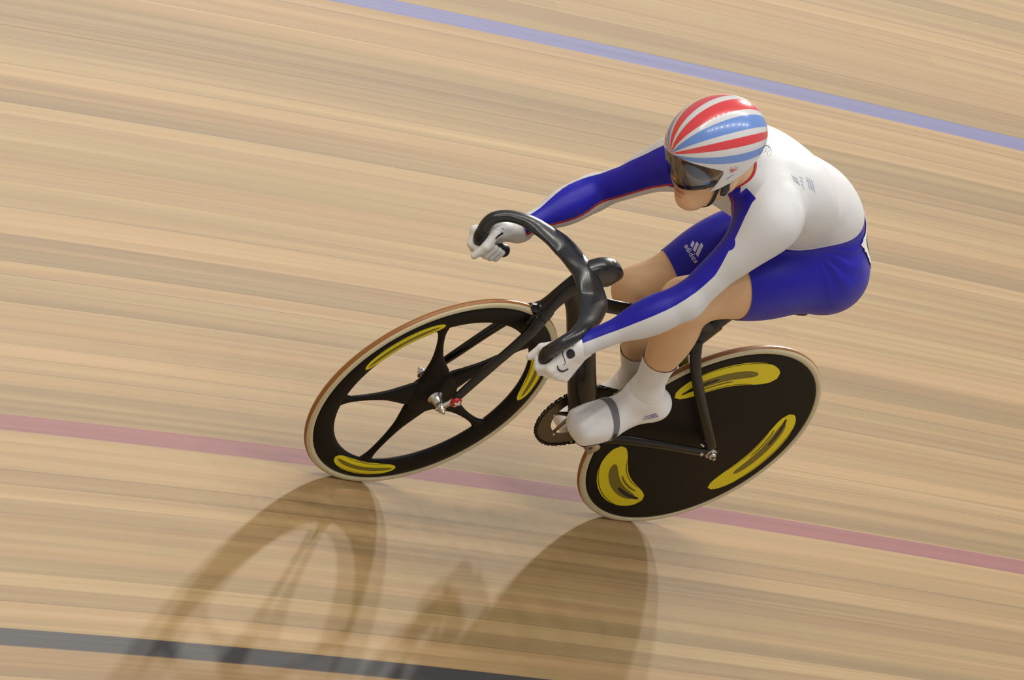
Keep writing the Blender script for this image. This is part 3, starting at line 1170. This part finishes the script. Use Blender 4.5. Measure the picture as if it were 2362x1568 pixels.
bv, bq = sculpt(body, (-.06, -.40, .06), (1.10, .40, 1.50), .0046)
print('body', len(bv))
_hq = (bv - HC) @ HR.T
_lip = np.minimum(ell(_hq, (.0925, 0, -.0715), np.eye(3), (.010, .0225, .0062)), ell(_hq, (.0905, 0, -.0825), np.eye(3), (.0105, .019, .0072)))
nt = NT(M['skin'])
sk = nt.mix(nt.step(nt.attr('lips'), .0016), srgb(219, 178, 137), srgb(178, 104, 88))
nt.put(nt.b.inputs['Base Color'], sk)
body_ob = link('body', bv, bq, M['skin'], rider, attrs=dict(lips=-_lip))

# ---- skinsuit: the cloth over the body, cut at collar, cuffs and hems
def field_limb(fn):
    return fn(bv)


lab_names, lab_d = [], []
for nm, fn in (('trunk', d_trunk), ('neck', d_neck), ('head', d_head)):
    lab_names.append((nm, 0))
    lab_d.append(fn(bv))
for s in (1, -1):
    for nm, fn in (('upper', d_upper), ('fore', d_fore), ('hand', d_hand_core), ('thigh', d_thigh), ('shin', d_shin), ('foot', d_foot)):
        lab_names.append((nm, s))
        lab_d.append(fn(bv, s))
lab = np.argmin(np.stack(lab_d, 1), 1)
isl = {ns: lab == i for i, ns in enumerate(lab_names)}

bn = grad(body, bv)
bn /= np.linalg.norm(bn, axis=1)[:, None]
COLN = unit(A3(.74, .06, .56))                            # collar opening looks this way
COLC = NECK + A3(.095, .012, .045)
cov = np.full(len(bv), 0.05)
colf = -((bv - COLC) @ COLN)
near_neck = np.linalg.norm(bv - NECK, axis=1) < .17
m = isl[('neck', 0)] | isl[('head', 0)] | (isl[('trunk', 0)] & near_neck)
cov[m] = np.minimum(cov[m], colf[m])
cov[isl[('head', 0)]] = np.minimum(cov[isl[('head', 0)]], -.01)
HEM = {1: .240, -1: .306}
for s in (1, -1):
    t = unit(KNEE[s] - HIP[s])
    f = HEM[s] - (bv - HIP[s]) @ t
    mm = isl[('thigh', s)] | (isl[('shin', s)])
    cov[mm] = np.minimum(cov[mm], f[mm])
    mm = isl[('shin', s)] & (np.linalg.norm(bv - KNEE[s], axis=1) > .09) | isl[('foot', s)]
    cov[mm] = -.02
    tw = unit(WRI[s] - ELB[s])
    f = -((bv - WRI[s]) @ tw) + .010
    mm = isl[('fore', s)] | isl[('hand', s)]
    cov[mm] = np.minimum(cov[mm], f[mm])

# shorts below the waist seam
WQ = A3(.3968, .127, 1.1119)
wdir = unit(A3(-.134, -.010, .063))
wn = np.cross(TP[1], wdir)
if wn @ AXT < 0:
    wn = -wn
wn = unit(wn)
blue = -((bv - WQ) @ wn) + .018 * np.clip(((bv - PEL) @ TP[2] + .02) / .1, 0, 1) * np.clip(1 - np.abs((bv - PEL) @ TP[1]) / .13, 0, 1)
for s in (1, -1):
    blue[isl[('thigh', s)]] = np.maximum(blue[isl[('thigh', s)]], .004)
    for k_ in ('upper', 'fore', 'hand'):
        blue[isl[(k_, s)]] = -.02
blue[(bv[:, 0] > .53) & isl[('trunk', 0)]] = -.02
for s in (1, -1):
    mm = isl[('thigh', s)]
    blue[mm] = .02
# sleeve panels: blue front, red piping on the inner edge (p1, p2 measure from the two edges)
p1 = np.full(len(bv), -.03)
p2 = np.full(len(bv), -.03)
strip = np.full(len(bv), -.03)
for s in (1, -1):
    S, E, Wp = SHO[s], ELB[s], WRI[s]
    mo = A3(-.45, .88 * s, -.10)
    best = None
    axl = spline([S, E, Wp], 9)
    ns_ = len(axl) - 1
    for i_ in range(ns_):
        a, b = axl[i_], axl[i_ + 1]
        t = unit(b - a)
        lo_, hi_ = (-3.0 if i_ == 0 else 0.0), (3.0 if i_ == ns_ - 1 else 1.0)
        h = np.clip((bv - a) @ t / np.linalg.norm(b - a), lo_, hi_)
        q = bv - a - h[:, None] * (b - a)
        w_ = (np.clip(h, 0, 1) + i_) / ns_
        tb = unit(axl[min(i_ + 2, ns_)] - axl[max(i_ - 1, 0)])
        md = unit(mo - tb * (mo @ tb))
        fd = np.cross(tb, md)
        if fd[0] < 0:
            fd = -fd
        x, y = q @ md, q @ fd
        t1 = np.radians(np.interp(w_, [0, .33], [(138 if s == 1 else 97), 93]))
        t2 = math.radians(176)
        e1 = -x * np.sin(t1) + y * np.cos(t1)
        e2 = x * math.sin(t2) - y * math.cos(t2)
        d = np.linalg.norm(q, axis=1)
        cur = (d, e1, e2)
        best = cur if best is None else tuple(np.where(d < best[0], n_, o_) for n_, o_ in zip(cur, best))
    mm = isl[('upper', s)] | isl[('fore', s)] | isl[('hand', s)] | (isl[('trunk', 0)] & (np.linalg.norm(bv - S, axis=1) < .11))
    cap = (bv - S) @ unit(E - S) + (.012 if s == 1 else .045)
    p1[mm] = np.minimum(best[1], cap)[mm]
    p2[mm] = best[2][mm]
    # strip over the front of the shoulder up to the collar
    ps = np.array([(.790, .076, 1.250), (.760, .088, 1.212), (.740, .115, 1.178), (.758, .154, 1.157), (.775, .186, 1.140)])
    if s == -1:
        ps = SHO[-1] + (ps - SHO[1]) * A3(1, -1, 1)
    mm = isl[('trunk', 0)] | isl[('neck', 0)] | isl[('upper', s)]
    for a, b, w in zip(ps[:-1], ps[1:], (.016, .018, .020, .018)):
        t = b - a
        h = np.clip((bv - a) @ t / (t @ t), 0, 1)
        f = w - np.linalg.norm(bv - a - h[:, None] * t, axis=1)
        strip[mm] = np.maximum(strip[mm], f[mm])
m = near_neck & (isl[('neck', 0)] | isl[('trunk', 0)] | isl[('head', 0)])
band = np.where(m, colf, .05)

mt = mat('skinsuit_cloth', (.8, .8, .8), .45, spec=.32, sheen=.05)
M['suit'] = mt
nt = NT(mt)
WHITE, BLUE, RED = (.635, .635, .645), srgb(28, 22, 160), srgb(190, 22, 30)
pa, pb = nt.attr('edge_outer'), nt.attr('edge_inner')
c = nt.mix(nt.step(nt.math('MAXIMUM', nt.math('MAXIMUM', nt.attr('shorts'), nt.attr('strip')), nt.math('MINIMUM', pa, pb)), .0005), WHITE, BLUE)
pipe = nt.math('MINIMUM', pa, nt.math('MINIMUM', nt.math('ADD', pb, .0055), nt.math('MULTIPLY', pb, -1.0)))
pipe = nt.math('MAXIMUM', pipe, nt.math('SUBTRACT', .0050, nt.attr('band')))
c = nt.mix(nt.step(pipe, .0005), c, RED)
nt.put(nt.b.inputs['Base Color'], c)
tco = nt.new('ShaderNodeTexCoord').outputs['Object']
nt.bump(nt.noise(tco, 26.0, 2.0, .5), .16, .005)

# creases that fan out from the front of each hip over the seat of the shorts
fold = np.zeros(len(bv))
for s in (1, -1):
    hc = A3(.388, .121, 1.106) if s == 1 else A3(.355, -.125, 1.045)
    ux = A3(-.92, .12 * s, .15)
    ux = unit(ux)
    uy = unit(A3(-.10, .55 * s, -.75) - ux * (ux @ A3(-.10, .55 * s, -.75)))
    q = bv - hc
    a_, b_ = q @ ux, q @ uy
    r_ = np.hypot(a_, b_)
    ph = np.degrees(np.arctan2(b_, a_))
    win_ = np.clip((r_ - .035) / .03, 0, 1) * np.clip((.185 - r_) / .05, 0, 1) * np.clip((ph + 22) / 10, 0, 1) * np.clip((62 - ph) / 14, 0, 1)
    side = np.clip(((bv - PEL) @ TP[1]) * s / .03, 0, 1)
    fold += win_ * side * (np.abs(np.sin(np.radians(ph * 9.5 + 25 * np.sin(r_ * 40)))) ** 2.5 - .5)
fold *= (blue > 0)
sv, sf, sx_ = clip(bv + bn * (.0022 + .0030 * fold)[:, None], [tuple(q) for q in bq], cov, dict(shorts=blue, strip=strip, edge_outer=p1, edge_inner=p2, band=band))
suit = link('skinsuit', sv, sf, M['suit'], rider, attrs=sx_)

# ---- socks
for s in (1, -1):
    t = unit(KNEE[s] - ANK[s])
    f = (.122 if s == 1 else .150) - (bv - ANK[s]) @ t
    f = np.where(isl[('shin', s)] | isl[('foot', s)], f, -.02)
    f = np.where(isl[('foot', s)] & ((bv - FOOT[s]['heel']) @ FOOT[s]['f'] > .13), -.02, f)
    v, q = clip(bv + bn * .0030, [tuple(x) for x in bq], f)
    link('sock', v, q, M['sock'], rider)

# ---- shoes
for s in (1, -1):
    F = FOOT[s]
    fn = lambda P, s=s: d_foot(P, s, .0035)
    c0 = F['ball'] - F['f'] * .05
    v, q = sculpt(fn, c0 - .19, c0 + .19, .0045)
    q = [tuple(x) for x in q]
    Q = v - ANK[s]
    top = -((v - ANK[s]) @ unit(F['u'] * .8 - F['f'] * .25)) + .020
    v2, q2 = clip(v, q, top)
    shoe = link('shoe', v2, q2, M['shoe'], rider)
    al = (v - F['ball']) @ F['f']
    n_ = grad(fn, v)
    n_ /= np.linalg.norm(n_, axis=1)[:, None]
    hgt = (v - F['ball']) @ F['u']
    v3, q3 = clip(v + n_ * .0016, q, np.minimum(.008 - np.abs(al + .030 + .15 * hgt), hgt + .028))
    link('strap', v3, q3, mat('strap_grey', (.16, .16, .18), .5), shoe)
    v3, q3 = clip(v + n_ * .0012, q, -(hgt + .0235))
    link('sole', v3, q3, M['black_cloth'], shoe)
    P_, f_ = decal(fn, F['ball'] - F['f'] * .030 + A3(0, .046 * s, 0) + F['u'] * -.004, F['u'], F['f'], [([(-.008, 0), (.008, .001)], .010)], off=.0026)
    link('buckle', P_, f_, M['black_cloth'], shoe)
    o_ = F['heel'] + F['f'] * .03 + A3(0, .045 * s, 0) + F['u'] * .022
    P_, f_ = decal(fn, o_, F['f'] * -1, F['u'], [([(-.022, -.008 + .007 * i), (.018 - .004 * i, -.004 + .007 * i)], (.0012, .0036)) for i in range(3)], off=.0009)
    link('side_mark', P_, f_, M['blue_print'], shoe)


# ---- gloves: palm, four curled fingers and a thumb closed round the grip
def d_glove(P, s):
    G = GRIP[s]
    X = np.stack([(P - G['c']) @ G['g'], (P - G['c']) @ G['e'], (P - G['c']) @ G['n']], 1)
    Wl = np.array([(WRI[s] - G['c']) @ G['g'], (WRI[s] - G['c']) @ G['e'], (WRI[s] - G['c']) @ G['n']])
    palm = None
    fing = None
    spec = ((-.033, .0103, 0.0, 1.0), (-.0108, .0108, .003, 1.06), (.0112, .0103, .001, 1.0), (.0318, .0092, -.004, .88))
    for off, r, adv, k in spec:
        K = A3(off, .003 + adv, .030)
        root = Wl + A3(off * .50, .010, .002)
        p = rc(X, root, K, .0190, .0132)
        palm = p if palm is None else smin(palm, p, .012)
        p1 = A3(off * .97, (.030 + adv) * k, .010)
        p2 = A3(off * .93, .019 * k + adv * .5, -.0268)
        p3 = A3(off * .90, -.006, -.0290)
        f = smins(.004, rc(X, K, p1, r * 1.08, r), rc(X, p1, p2, r, r * .94), rc(X, p2, p3, r * .94, r * .84))
        fing = f if fing is None else smin(fing, f, .0022)
    palm = smin(palm, ell(X, A3(.006, -.032, .006), np.eye(3), (.036, .034, .018)), .014)
    cuff = rc(X, Wl + np.array([G['g'], G['e'], G['n']]) @ unit(ELB[s] - WRI[s]) * .03, Wl + A3(0, .014, .0), .0295, .0270)
    d = smin(smin(palm, fing, .006), cuff, .016)
    th0, th1, th2, th3 = Wl + A3(-.018, .018, -.004), A3(-.036, -.034, -.014), A3(-.040, .004, -.0275), A3(-.038, .040, -.0235)
    d = smin(d, rc(X, th0, th1, .017, .0140), .014)
    d = smin(d, smin(rc(X, th1, th2, .0138, .0112), rc(X, th2, th3, .0112, .0090), .004), .006)
    return d


for s in (1, -1):
    fn = lambda P, s=s: d_glove(P, s)
    c0 = GRIP[s]['c'] * .6 + WRI[s] * .4
    v, q = sculpt(fn, c0 - .115, c0 + .115, .0028)
    tw = unit(WRI[s] - ELB[s])
    v, q = clip(v, [tuple(x) for x in q], (v - WRI[s]) @ tw + .008)
    GL = link('glove', v, q, M['glove'], rider)
    GRIP[s]['ob'] = GL

# ---- helmet, in the head's own axes (x ahead, y left, z up)
HM = Matrix([list(HR.T[i]) + [float(HC[i])] for i in range(3)] + [[0, 0, 0, 1]])
to_head = lambda P: (np.asarray(P, float) - HC) @ HR.T


def d_shell(Q, g=0.0):
    """helmet skin: egg above, steeper below"""
    c = A3(-.012, 0, .034)
    X = Q - c
    ru, rd = A3(.139 + g, .101 + g, .107 + g), A3(.139 + g, .101 + g, .175 + g)
    r = np.where(X[:, 2:3] > 0, ru, rd)
    r = np.where((X[:, 0:1] < 0), r * A3(.94, 1.0, 1.0), r)
    k0 = np.linalg.norm(X / r, axis=1)
    k1 = np.linalg.norm(X / (r * r), axis=1) + 1e-9
    return k0 * (k0 - 1) / k1


sh_v, sh_q = sculpt(lambda P: d_shell(P), (-.17, -.12, -.16), (.145, .12, .165), .0042)
sh_q = [tuple(x) for x in sh_q]
x, y, z = sh_v.T
brow_z = .040 - .36 * (.130 - x)
edge_x = .036 - (z - .003) * .42
low_z = -.020 - .50 * (x + .010)
win = smin(x - edge_x, brow_z - z, .016)
keep = np.minimum(z - low_z, -win)
keep = np.where(x < .075, keep, np.minimum(keep, z - brow_z))
hv, hf = clip(sh_v, sh_q, keep)
helm = link('helmet', hv, hf, None, rider, mats=[mat('helmet_shell', (.8, .8, .8), .22, spec=.5, coat=1.0, coat_rough=.03)])
helm.matrix_local = HM
so = helm.modifiers.new('shell', 'SOLIDIFY')
so.thickness = .006
so.offset = -1
nt = NT(helm.data.materials[0])
sxyz = nt.new('ShaderNodeSeparateXYZ')
nt.put(sxyz.inputs[0], nt.new('ShaderNodeTexCoord').outputs['Object'])
# painted rays: they start at the brow and run over the crown
hx, hy, hz = sxyz.outputs
zz = nt.math('SUBTRACT', hz, nt.math('MULTIPLY_ADD', hx, 0.10, 0.026))
ang = nt.math('ABSOLUTE', nt.math('ARCTAN2', hy, zz))
deg = nt.math('MULTIPLY', ang, 57.29578)
col = WHITE


def ray(a0, a1, c):
    global col
    inside = nt.math('MINIMUM', nt.math('SUBTRACT', deg, a0), nt.math('SUBTRACT', a1, deg))
    col = nt.mix(nt.step(inside, .35), col, c)


HRED, HBLUE = srgb(212, 60, 64), srgb(104, 140, 208)
for a0, a1, c in ((5, 24, HRED), (32, 50, HBLUE), (58, 70, HRED), (80, 92, HBLUE)):
    ray(a0, a1, c)
nt.put(nt.b.inputs['Base Color'], col)
# little flourish on the ear flap
fl = lambda Q: d_shell(Q)
P_, f_ = decal(fl, (.012, .10, .004), (1, 0, 0), (0, 0, 1), [([(-.012, .006), (.004, -.001), (.014, .004)], (.0008, .0022)), ([(-.004, .012), (.004, -.001), (.010, .010)], (.0008, .0016)), ([(-.010, -.002), (.002, -.002), (.012, -.004)], (.001, .0018))], res=.0006)
link('flap_mark', P_, f_, M['red_print'], helm)
P_, f_ = decal(fl, (.020, .10, -.010), (1, 0, 0), (0, 0, 1), [([(-.010, .002), (.002, -.004), (.010, -.010)], (.0006, .0016)), ([(-.006, .006), (.000, .013)], (.0006, .0010))], res=.0006)
link('flap_mark', P_, f_, M['blue_print'], helm)

# visor: tinted, with a dark rim along its lower edge
x, y, z = sh_v.T
vlow = -.064 + .42 * np.maximum(.118 - x, 0)
vl = np.minimum(np.minimum(brow_z + .006 - z, x - edge_x + .007), z - vlow)
vl = np.where(x > .02, vl, -.02)
vv, vf, vx = clip(sh_v + A3(0, 0, 0), sh_q, vl, dict(rim=z - vlow))
vv = vv - grad(lambda P: d_shell(P), vv) * .0022
vm = mat('visor_amber', (.10, .055, .02), .06, spec=.6)
visor = link('visor', vv, vf, vm, helm, attrs=vx)
so = visor.modifiers.new('shell', 'SOLIDIFY')
so.thickness = .002
nt = NT(vm)
tr = nt.new('ShaderNodeBsdfTransparent')
tr.inputs[0].default_value = (.88, .79, .68, 1)
lw = nt.new('ShaderNodeFresnel')
lw.inputs[0].default_value = 1.5
gl = nt.new('ShaderNodeBsdfGlossy')
gl.inputs['Color'].default_value = (.75, .80, .95, 1)
gl.inputs['Roughness'].default_value = .05
m1 = nt.new('ShaderNodeMixShader')
nt.put(m1.inputs[0], nt.math('MULTIPLY_ADD', lw.outputs[0], .6, .0))
nt.put(m1.inputs[1], tr.outputs[0])
nt.put(m1.inputs[2], gl.outputs[0])
m2 = nt.new('ShaderNodeMixShader')
nt.put(m2.inputs[0], nt.step(nt.math('SUBTRACT', nt.attr('rim'), .0105), .0008))
nt.put(m2.inputs[1], nt.b.outputs[0])
nt.put(m2.inputs[2], m1.outputs[0])
nt.b.inputs['Base Color'].default_value = (.008, .008, .014, 1)
nt.put(nt.t.nodes['Material Output'].inputs[0], m2.outputs[0])

# sunglasses under the visor
gs = lambda Q: ell(Q, A3(.012, 0, -.012), np.eye(3), (.096, .088, .10))
gv, gq = sculpt(gs, (.0, -.095, -.10), (.115, .095, .06), .003)
gq = [tuple(x) for x in gq]
x, y, z = gv.T
ay_ = np.abs(y)
lens = 1 - np.sqrt(((ay_ - .040) / .034) ** 2 + ((z + .016 + .10 * (ay_ - .04)) / .030) ** 2)
lens = np.where(x > .02, lens * .03, -.02)
frm = 1 - np.sqrt(((ay_ - .040) / .040) ** 2 + ((z + .014 + .10 * (ay_ - .04)) / .036) ** 2)
frm = np.maximum(frm * .03, np.minimum(.012 - ay_, .008 - np.abs(z - .004)))
frm = np.where(x > .0, np.minimum(frm, -lens), -.02)
v1, f1 = clip(gv, gq, frm)
gl_ob = link('sunglasses', v1, f1, M['eyeframe'], rider)
gl_ob.matrix_local = HM
so = gl_ob.modifiers.new('rim', 'SOLIDIFY')
so.thickness = .003
v1, f1 = clip(gv, gq, lens)
lo_ = link('lens', v1, f1, M['lens'], gl_ob)

# chin strap with its buckle
hd = lambda Q: body(np.asarray(Q) @ HR + HC)
sp_ = spline([(.030, .080, -.030), (.034, .066, -.062), (.038, .048, -.098), (.040, .020, -.126), (.040, 0, -.130), (.040, -.020, -.126), (.038, -.048, -.098), (.034, -.066, -.062), (.030, -.080, -.030)], 8)
sp_ = project(hd, sp_, 4, .0022)
v, f = tube(sp_, .0055, .0013, wide=(1, 0, .2), n=10)
strap = link('chin_strap', v, f, M['black_cloth'], rider)
strap.matrix_local = HM
v, f = tube([(.018, .079, -.040), (.020, .079, -.055), (.024, .074, -.070)], [.010, .012, .008], [.004, .005, .004], wide=(1, 0, .1), n=16, power=3)
bk = link('buckle', v, f, M['eyeframe'], strap)

# hair escaping under the back of the helmet
mb = MB()
random.seed(4)
for k in range(16):
    a0 = A3(-.098 - .01 * random.random(), .050 - .09 * random.random(), .022 - .012 * random.random())
    c1 = a0 + A3(-.022 - .012 * random.random(), .008 * random.uniform(-1, 1), -.012 - .012 * random.random())
    c2 = c1 + A3(.004 * random.uniform(-1, 1), .008 * random.uniform(-1, 1), -.020 * random.random())
    c3 = c2 + A3(.014 * random.random(), .006 * random.uniform(-1, 1), -.006 * random.random())
    v, f = tube(spline([a0, c1, c2, c3], 5), np.linspace(.0007, .0003, 16), n=5)
    mb.add(v, f)
hair = mb.build('hair', M['hair'], rider)
hair.matrix_local = HM
mb = MB()
v1, f1 = sculpt(lambda Q: np.maximum(ell(Q, A3(-.040, 0, .0), np.eye(3), (.074, .070, .052)), Q[:, 0] + .03), (-.13, -.09, -.07), (-.01, .09, .06), .004)
hb = link('hair', v1, [tuple(q) for q in f1], M['hair'], rider)
hb.matrix_local = HM


# ---- marks printed on the clothing
K_ = .00106


def px(*pts):
    return [(a * K_, b * K_) for a, b in pts]


gl_ = lambda P: d_glove(P, 1)
gr_ = lambda P: d_glove(P, -1)
P_, f_ = decal(gl_, (.9827, .2173, .7319), (-.768, .307, .563), (-.267, .593, -.76), [(px((0, -2), (.5, 2)), 19 * K_)], res=.0008)
link('cuff_badge', P_, f_, M['navy'], GRIP[1]['ob'])
P_, f_ = decal(gl_, (.9914, .215, .7212), (-.596, .458, .660), (-.065, .787, -.614),
               [(px((19, -22), (12, -26), (4, -26.5), (-3, -22), (-6, -13), (-4, 0), (1.5, 14.5), (6, 25), (6, 29)), (2.6 * K_, 1.3 * K_)), (px((6, 28.5), (5.5, 31)), 3.4 * K_)], res=.0005)
link('piping', P_, f_, M['navy'], GRIP[1]['ob'])
P_, f_ = decal(gl_, (.9835, .2292, .688), (-.742, -.141, .655), (-.072, .107, -.992),
               [(px((-8, -17), (-6.5, -5), (-1, 7), (7, 13.5), (16, 12)), (2.6 * K_, 6.2 * K_))], res=.0006)
link('piping', P_, f_, M['navy'], GRIP[1]['ob'])
P_, f_ = decal(gr_, (.9888, -.1629, .7205), (-.878, -.164, .45), (-.145, .423, -.894), [(px((-9, 5), (-3, 0), (5, -2), (12, -1)), (4.2 * K_, 6.0 * K_))], res=.0007)
link('piping', P_, f_, M['navy'], GRIP[-1]['ob'])
P_, f_ = decal(gr_, (.9816, -.1835, .7283), (-.751, .625, .213), (-.214, .925, .315), [(px((-8, -1), (-1, 2), (8, -2)), 4.5 * K_)], res=.0007)
link('piping', P_, f_, M['navy'], GRIP[-1]['ob'])

# three slanted bars and the lettering on the right thigh of the shorts
suit_sdf = body
LO, LU, LV = A3(.4755, -.0726, .8592), A3(-.471, .499, .727), A3(-.002, .803, -.596)
td, tu = (.52, .85), (.85, -.52)                       # reading direction, letter up


def lt(pts):
    return [((x * td[0] + y * tu[0]) * K_, (x * td[1] + y * tu[1]) * K_) for x, y in pts]


LET = {'a': [[(4.6, 6), (4.6, 0)], [(4.6, 3), (3.6, 5.6), (1.4, 5.6), (.4, 3), (1.4, .4), (3.6, .4), (4.6, 3)]],
       'd': [[(4.6, 9.6), (4.6, 0)], [(4.6, 3), (3.6, 5.6), (1.4, 5.6), (.4, 3), (1.4, .4), (3.6, .4), (4.6, 3)]],
       'i': [[(.8, 6), (.8, 0)], [(.8, 8.6), (.8, 9.2)]],
       's': [[(4.2, 5.0), (2.4, 5.8), (.7, 4.6), (2.4, 3.1), (4.2, 1.6), (2.4, .3), (.5, 1.0)]]}
st_ = []
xx = -25.0
for ch in 'adidas':
    for pl in LET[ch]:
        st_.append((lt([(xx + x * 1.45, -9.5 + y * 1.15) for x, y in pl]), 2.1 * K_))
    xx += {'i': 4.6}.get(ch, 9.6)
bars = []
for i, (x0, hgt) in enumerate(((-14, 9), (-1.5, 16), (11, 23))):
    # each bar leans the same way and is cut level at the foot
    for k in np.linspace(-3.6, 3.6, 7):
        bars.append((lt([(x0 + k, 5), (x0 + k - hgt * .62, 5 + hgt)]), 1.9 * K_))
P_, f_ = decal(suit_sdf, LO, LU, LV, bars + st_, res=.0006, off=.0030)
link('thigh_logo', P_, f_, M['silver_print'], suit)

# pale lettering blocks on the back
BO, BU, BV = A3(.626, .1085, 1.2959), A3(-.973, .200, -.113), A3(-.127, .917, -.378)
st_ = []
for r in range(3):
    st_.append((px((-30 + 2 * r, -4 + 6 * r), (-14 + 2 * r, -2 + 6 * r)), 3.2 * K_))
for r in range(4):
    st_.append((px((-5 + r, -10 + 7 * r), (2 + r, -9 + 7 * r)), 2.4 * K_))
for r in range(3):
    st_.append((px((14 + 7 * r, -14 + r), (24 + 7 * r, 2 + r)), 3.4 * K_))
P_, f_ = decal(suit_sdf, BO, BU, BV, st_, res=.0008, off=.0030)
link('back_print', P_, f_, M['pale_print'], suit)

# small red diamond under the collar
P_, f_ = decal(suit_sdf, (.772, .062, 1.165), (0, 1, 0), (-.4, 0, 1), [([(0, -.006), (0, .006)], (.001, .008))], res=.001, off=.0030)
link('chest_mark', P_, f_, M['red_print'], suit)

# race number pinned over the small of the back, its edges rippled by the stretch
NO = tl(TP, -.012, .036, .10)
nu_, nv_ = TP[1], TP[0]


def sheet(G):
    a, b = G[:, 0], G[:, 1]
    rip = .0022 * np.sin(b * 190) + .0014 * np.sin(b * 310 + 1)
    return np.minimum(.088 + rip - np.abs(a), .080 + .0025 * np.sin(a * 150) - np.abs(b))


P_, f_ = decal(suit_sdf, NO, nu_, nv_, [(-.10, -.10), (.10, .10)], res=.004, off=.0045, field=sheet)
num = link('race_number', P_, f_, M['paper'], rider)
so = num.modifiers.new('sheet', 'SOLIDIFY')
so.thickness = .0012
ring = [(.042 * math.cos(t) * .62 + .035, .050 * math.sin(t)) for t in np.linspace(0, 2 * np.pi, 40)]
P_, f_ = decal(suit_sdf, NO, nu_, nv_, [(ring, .013)], res=.0015, off=.0062)
link('number_print', P_, f_, M['black_cloth'], num)
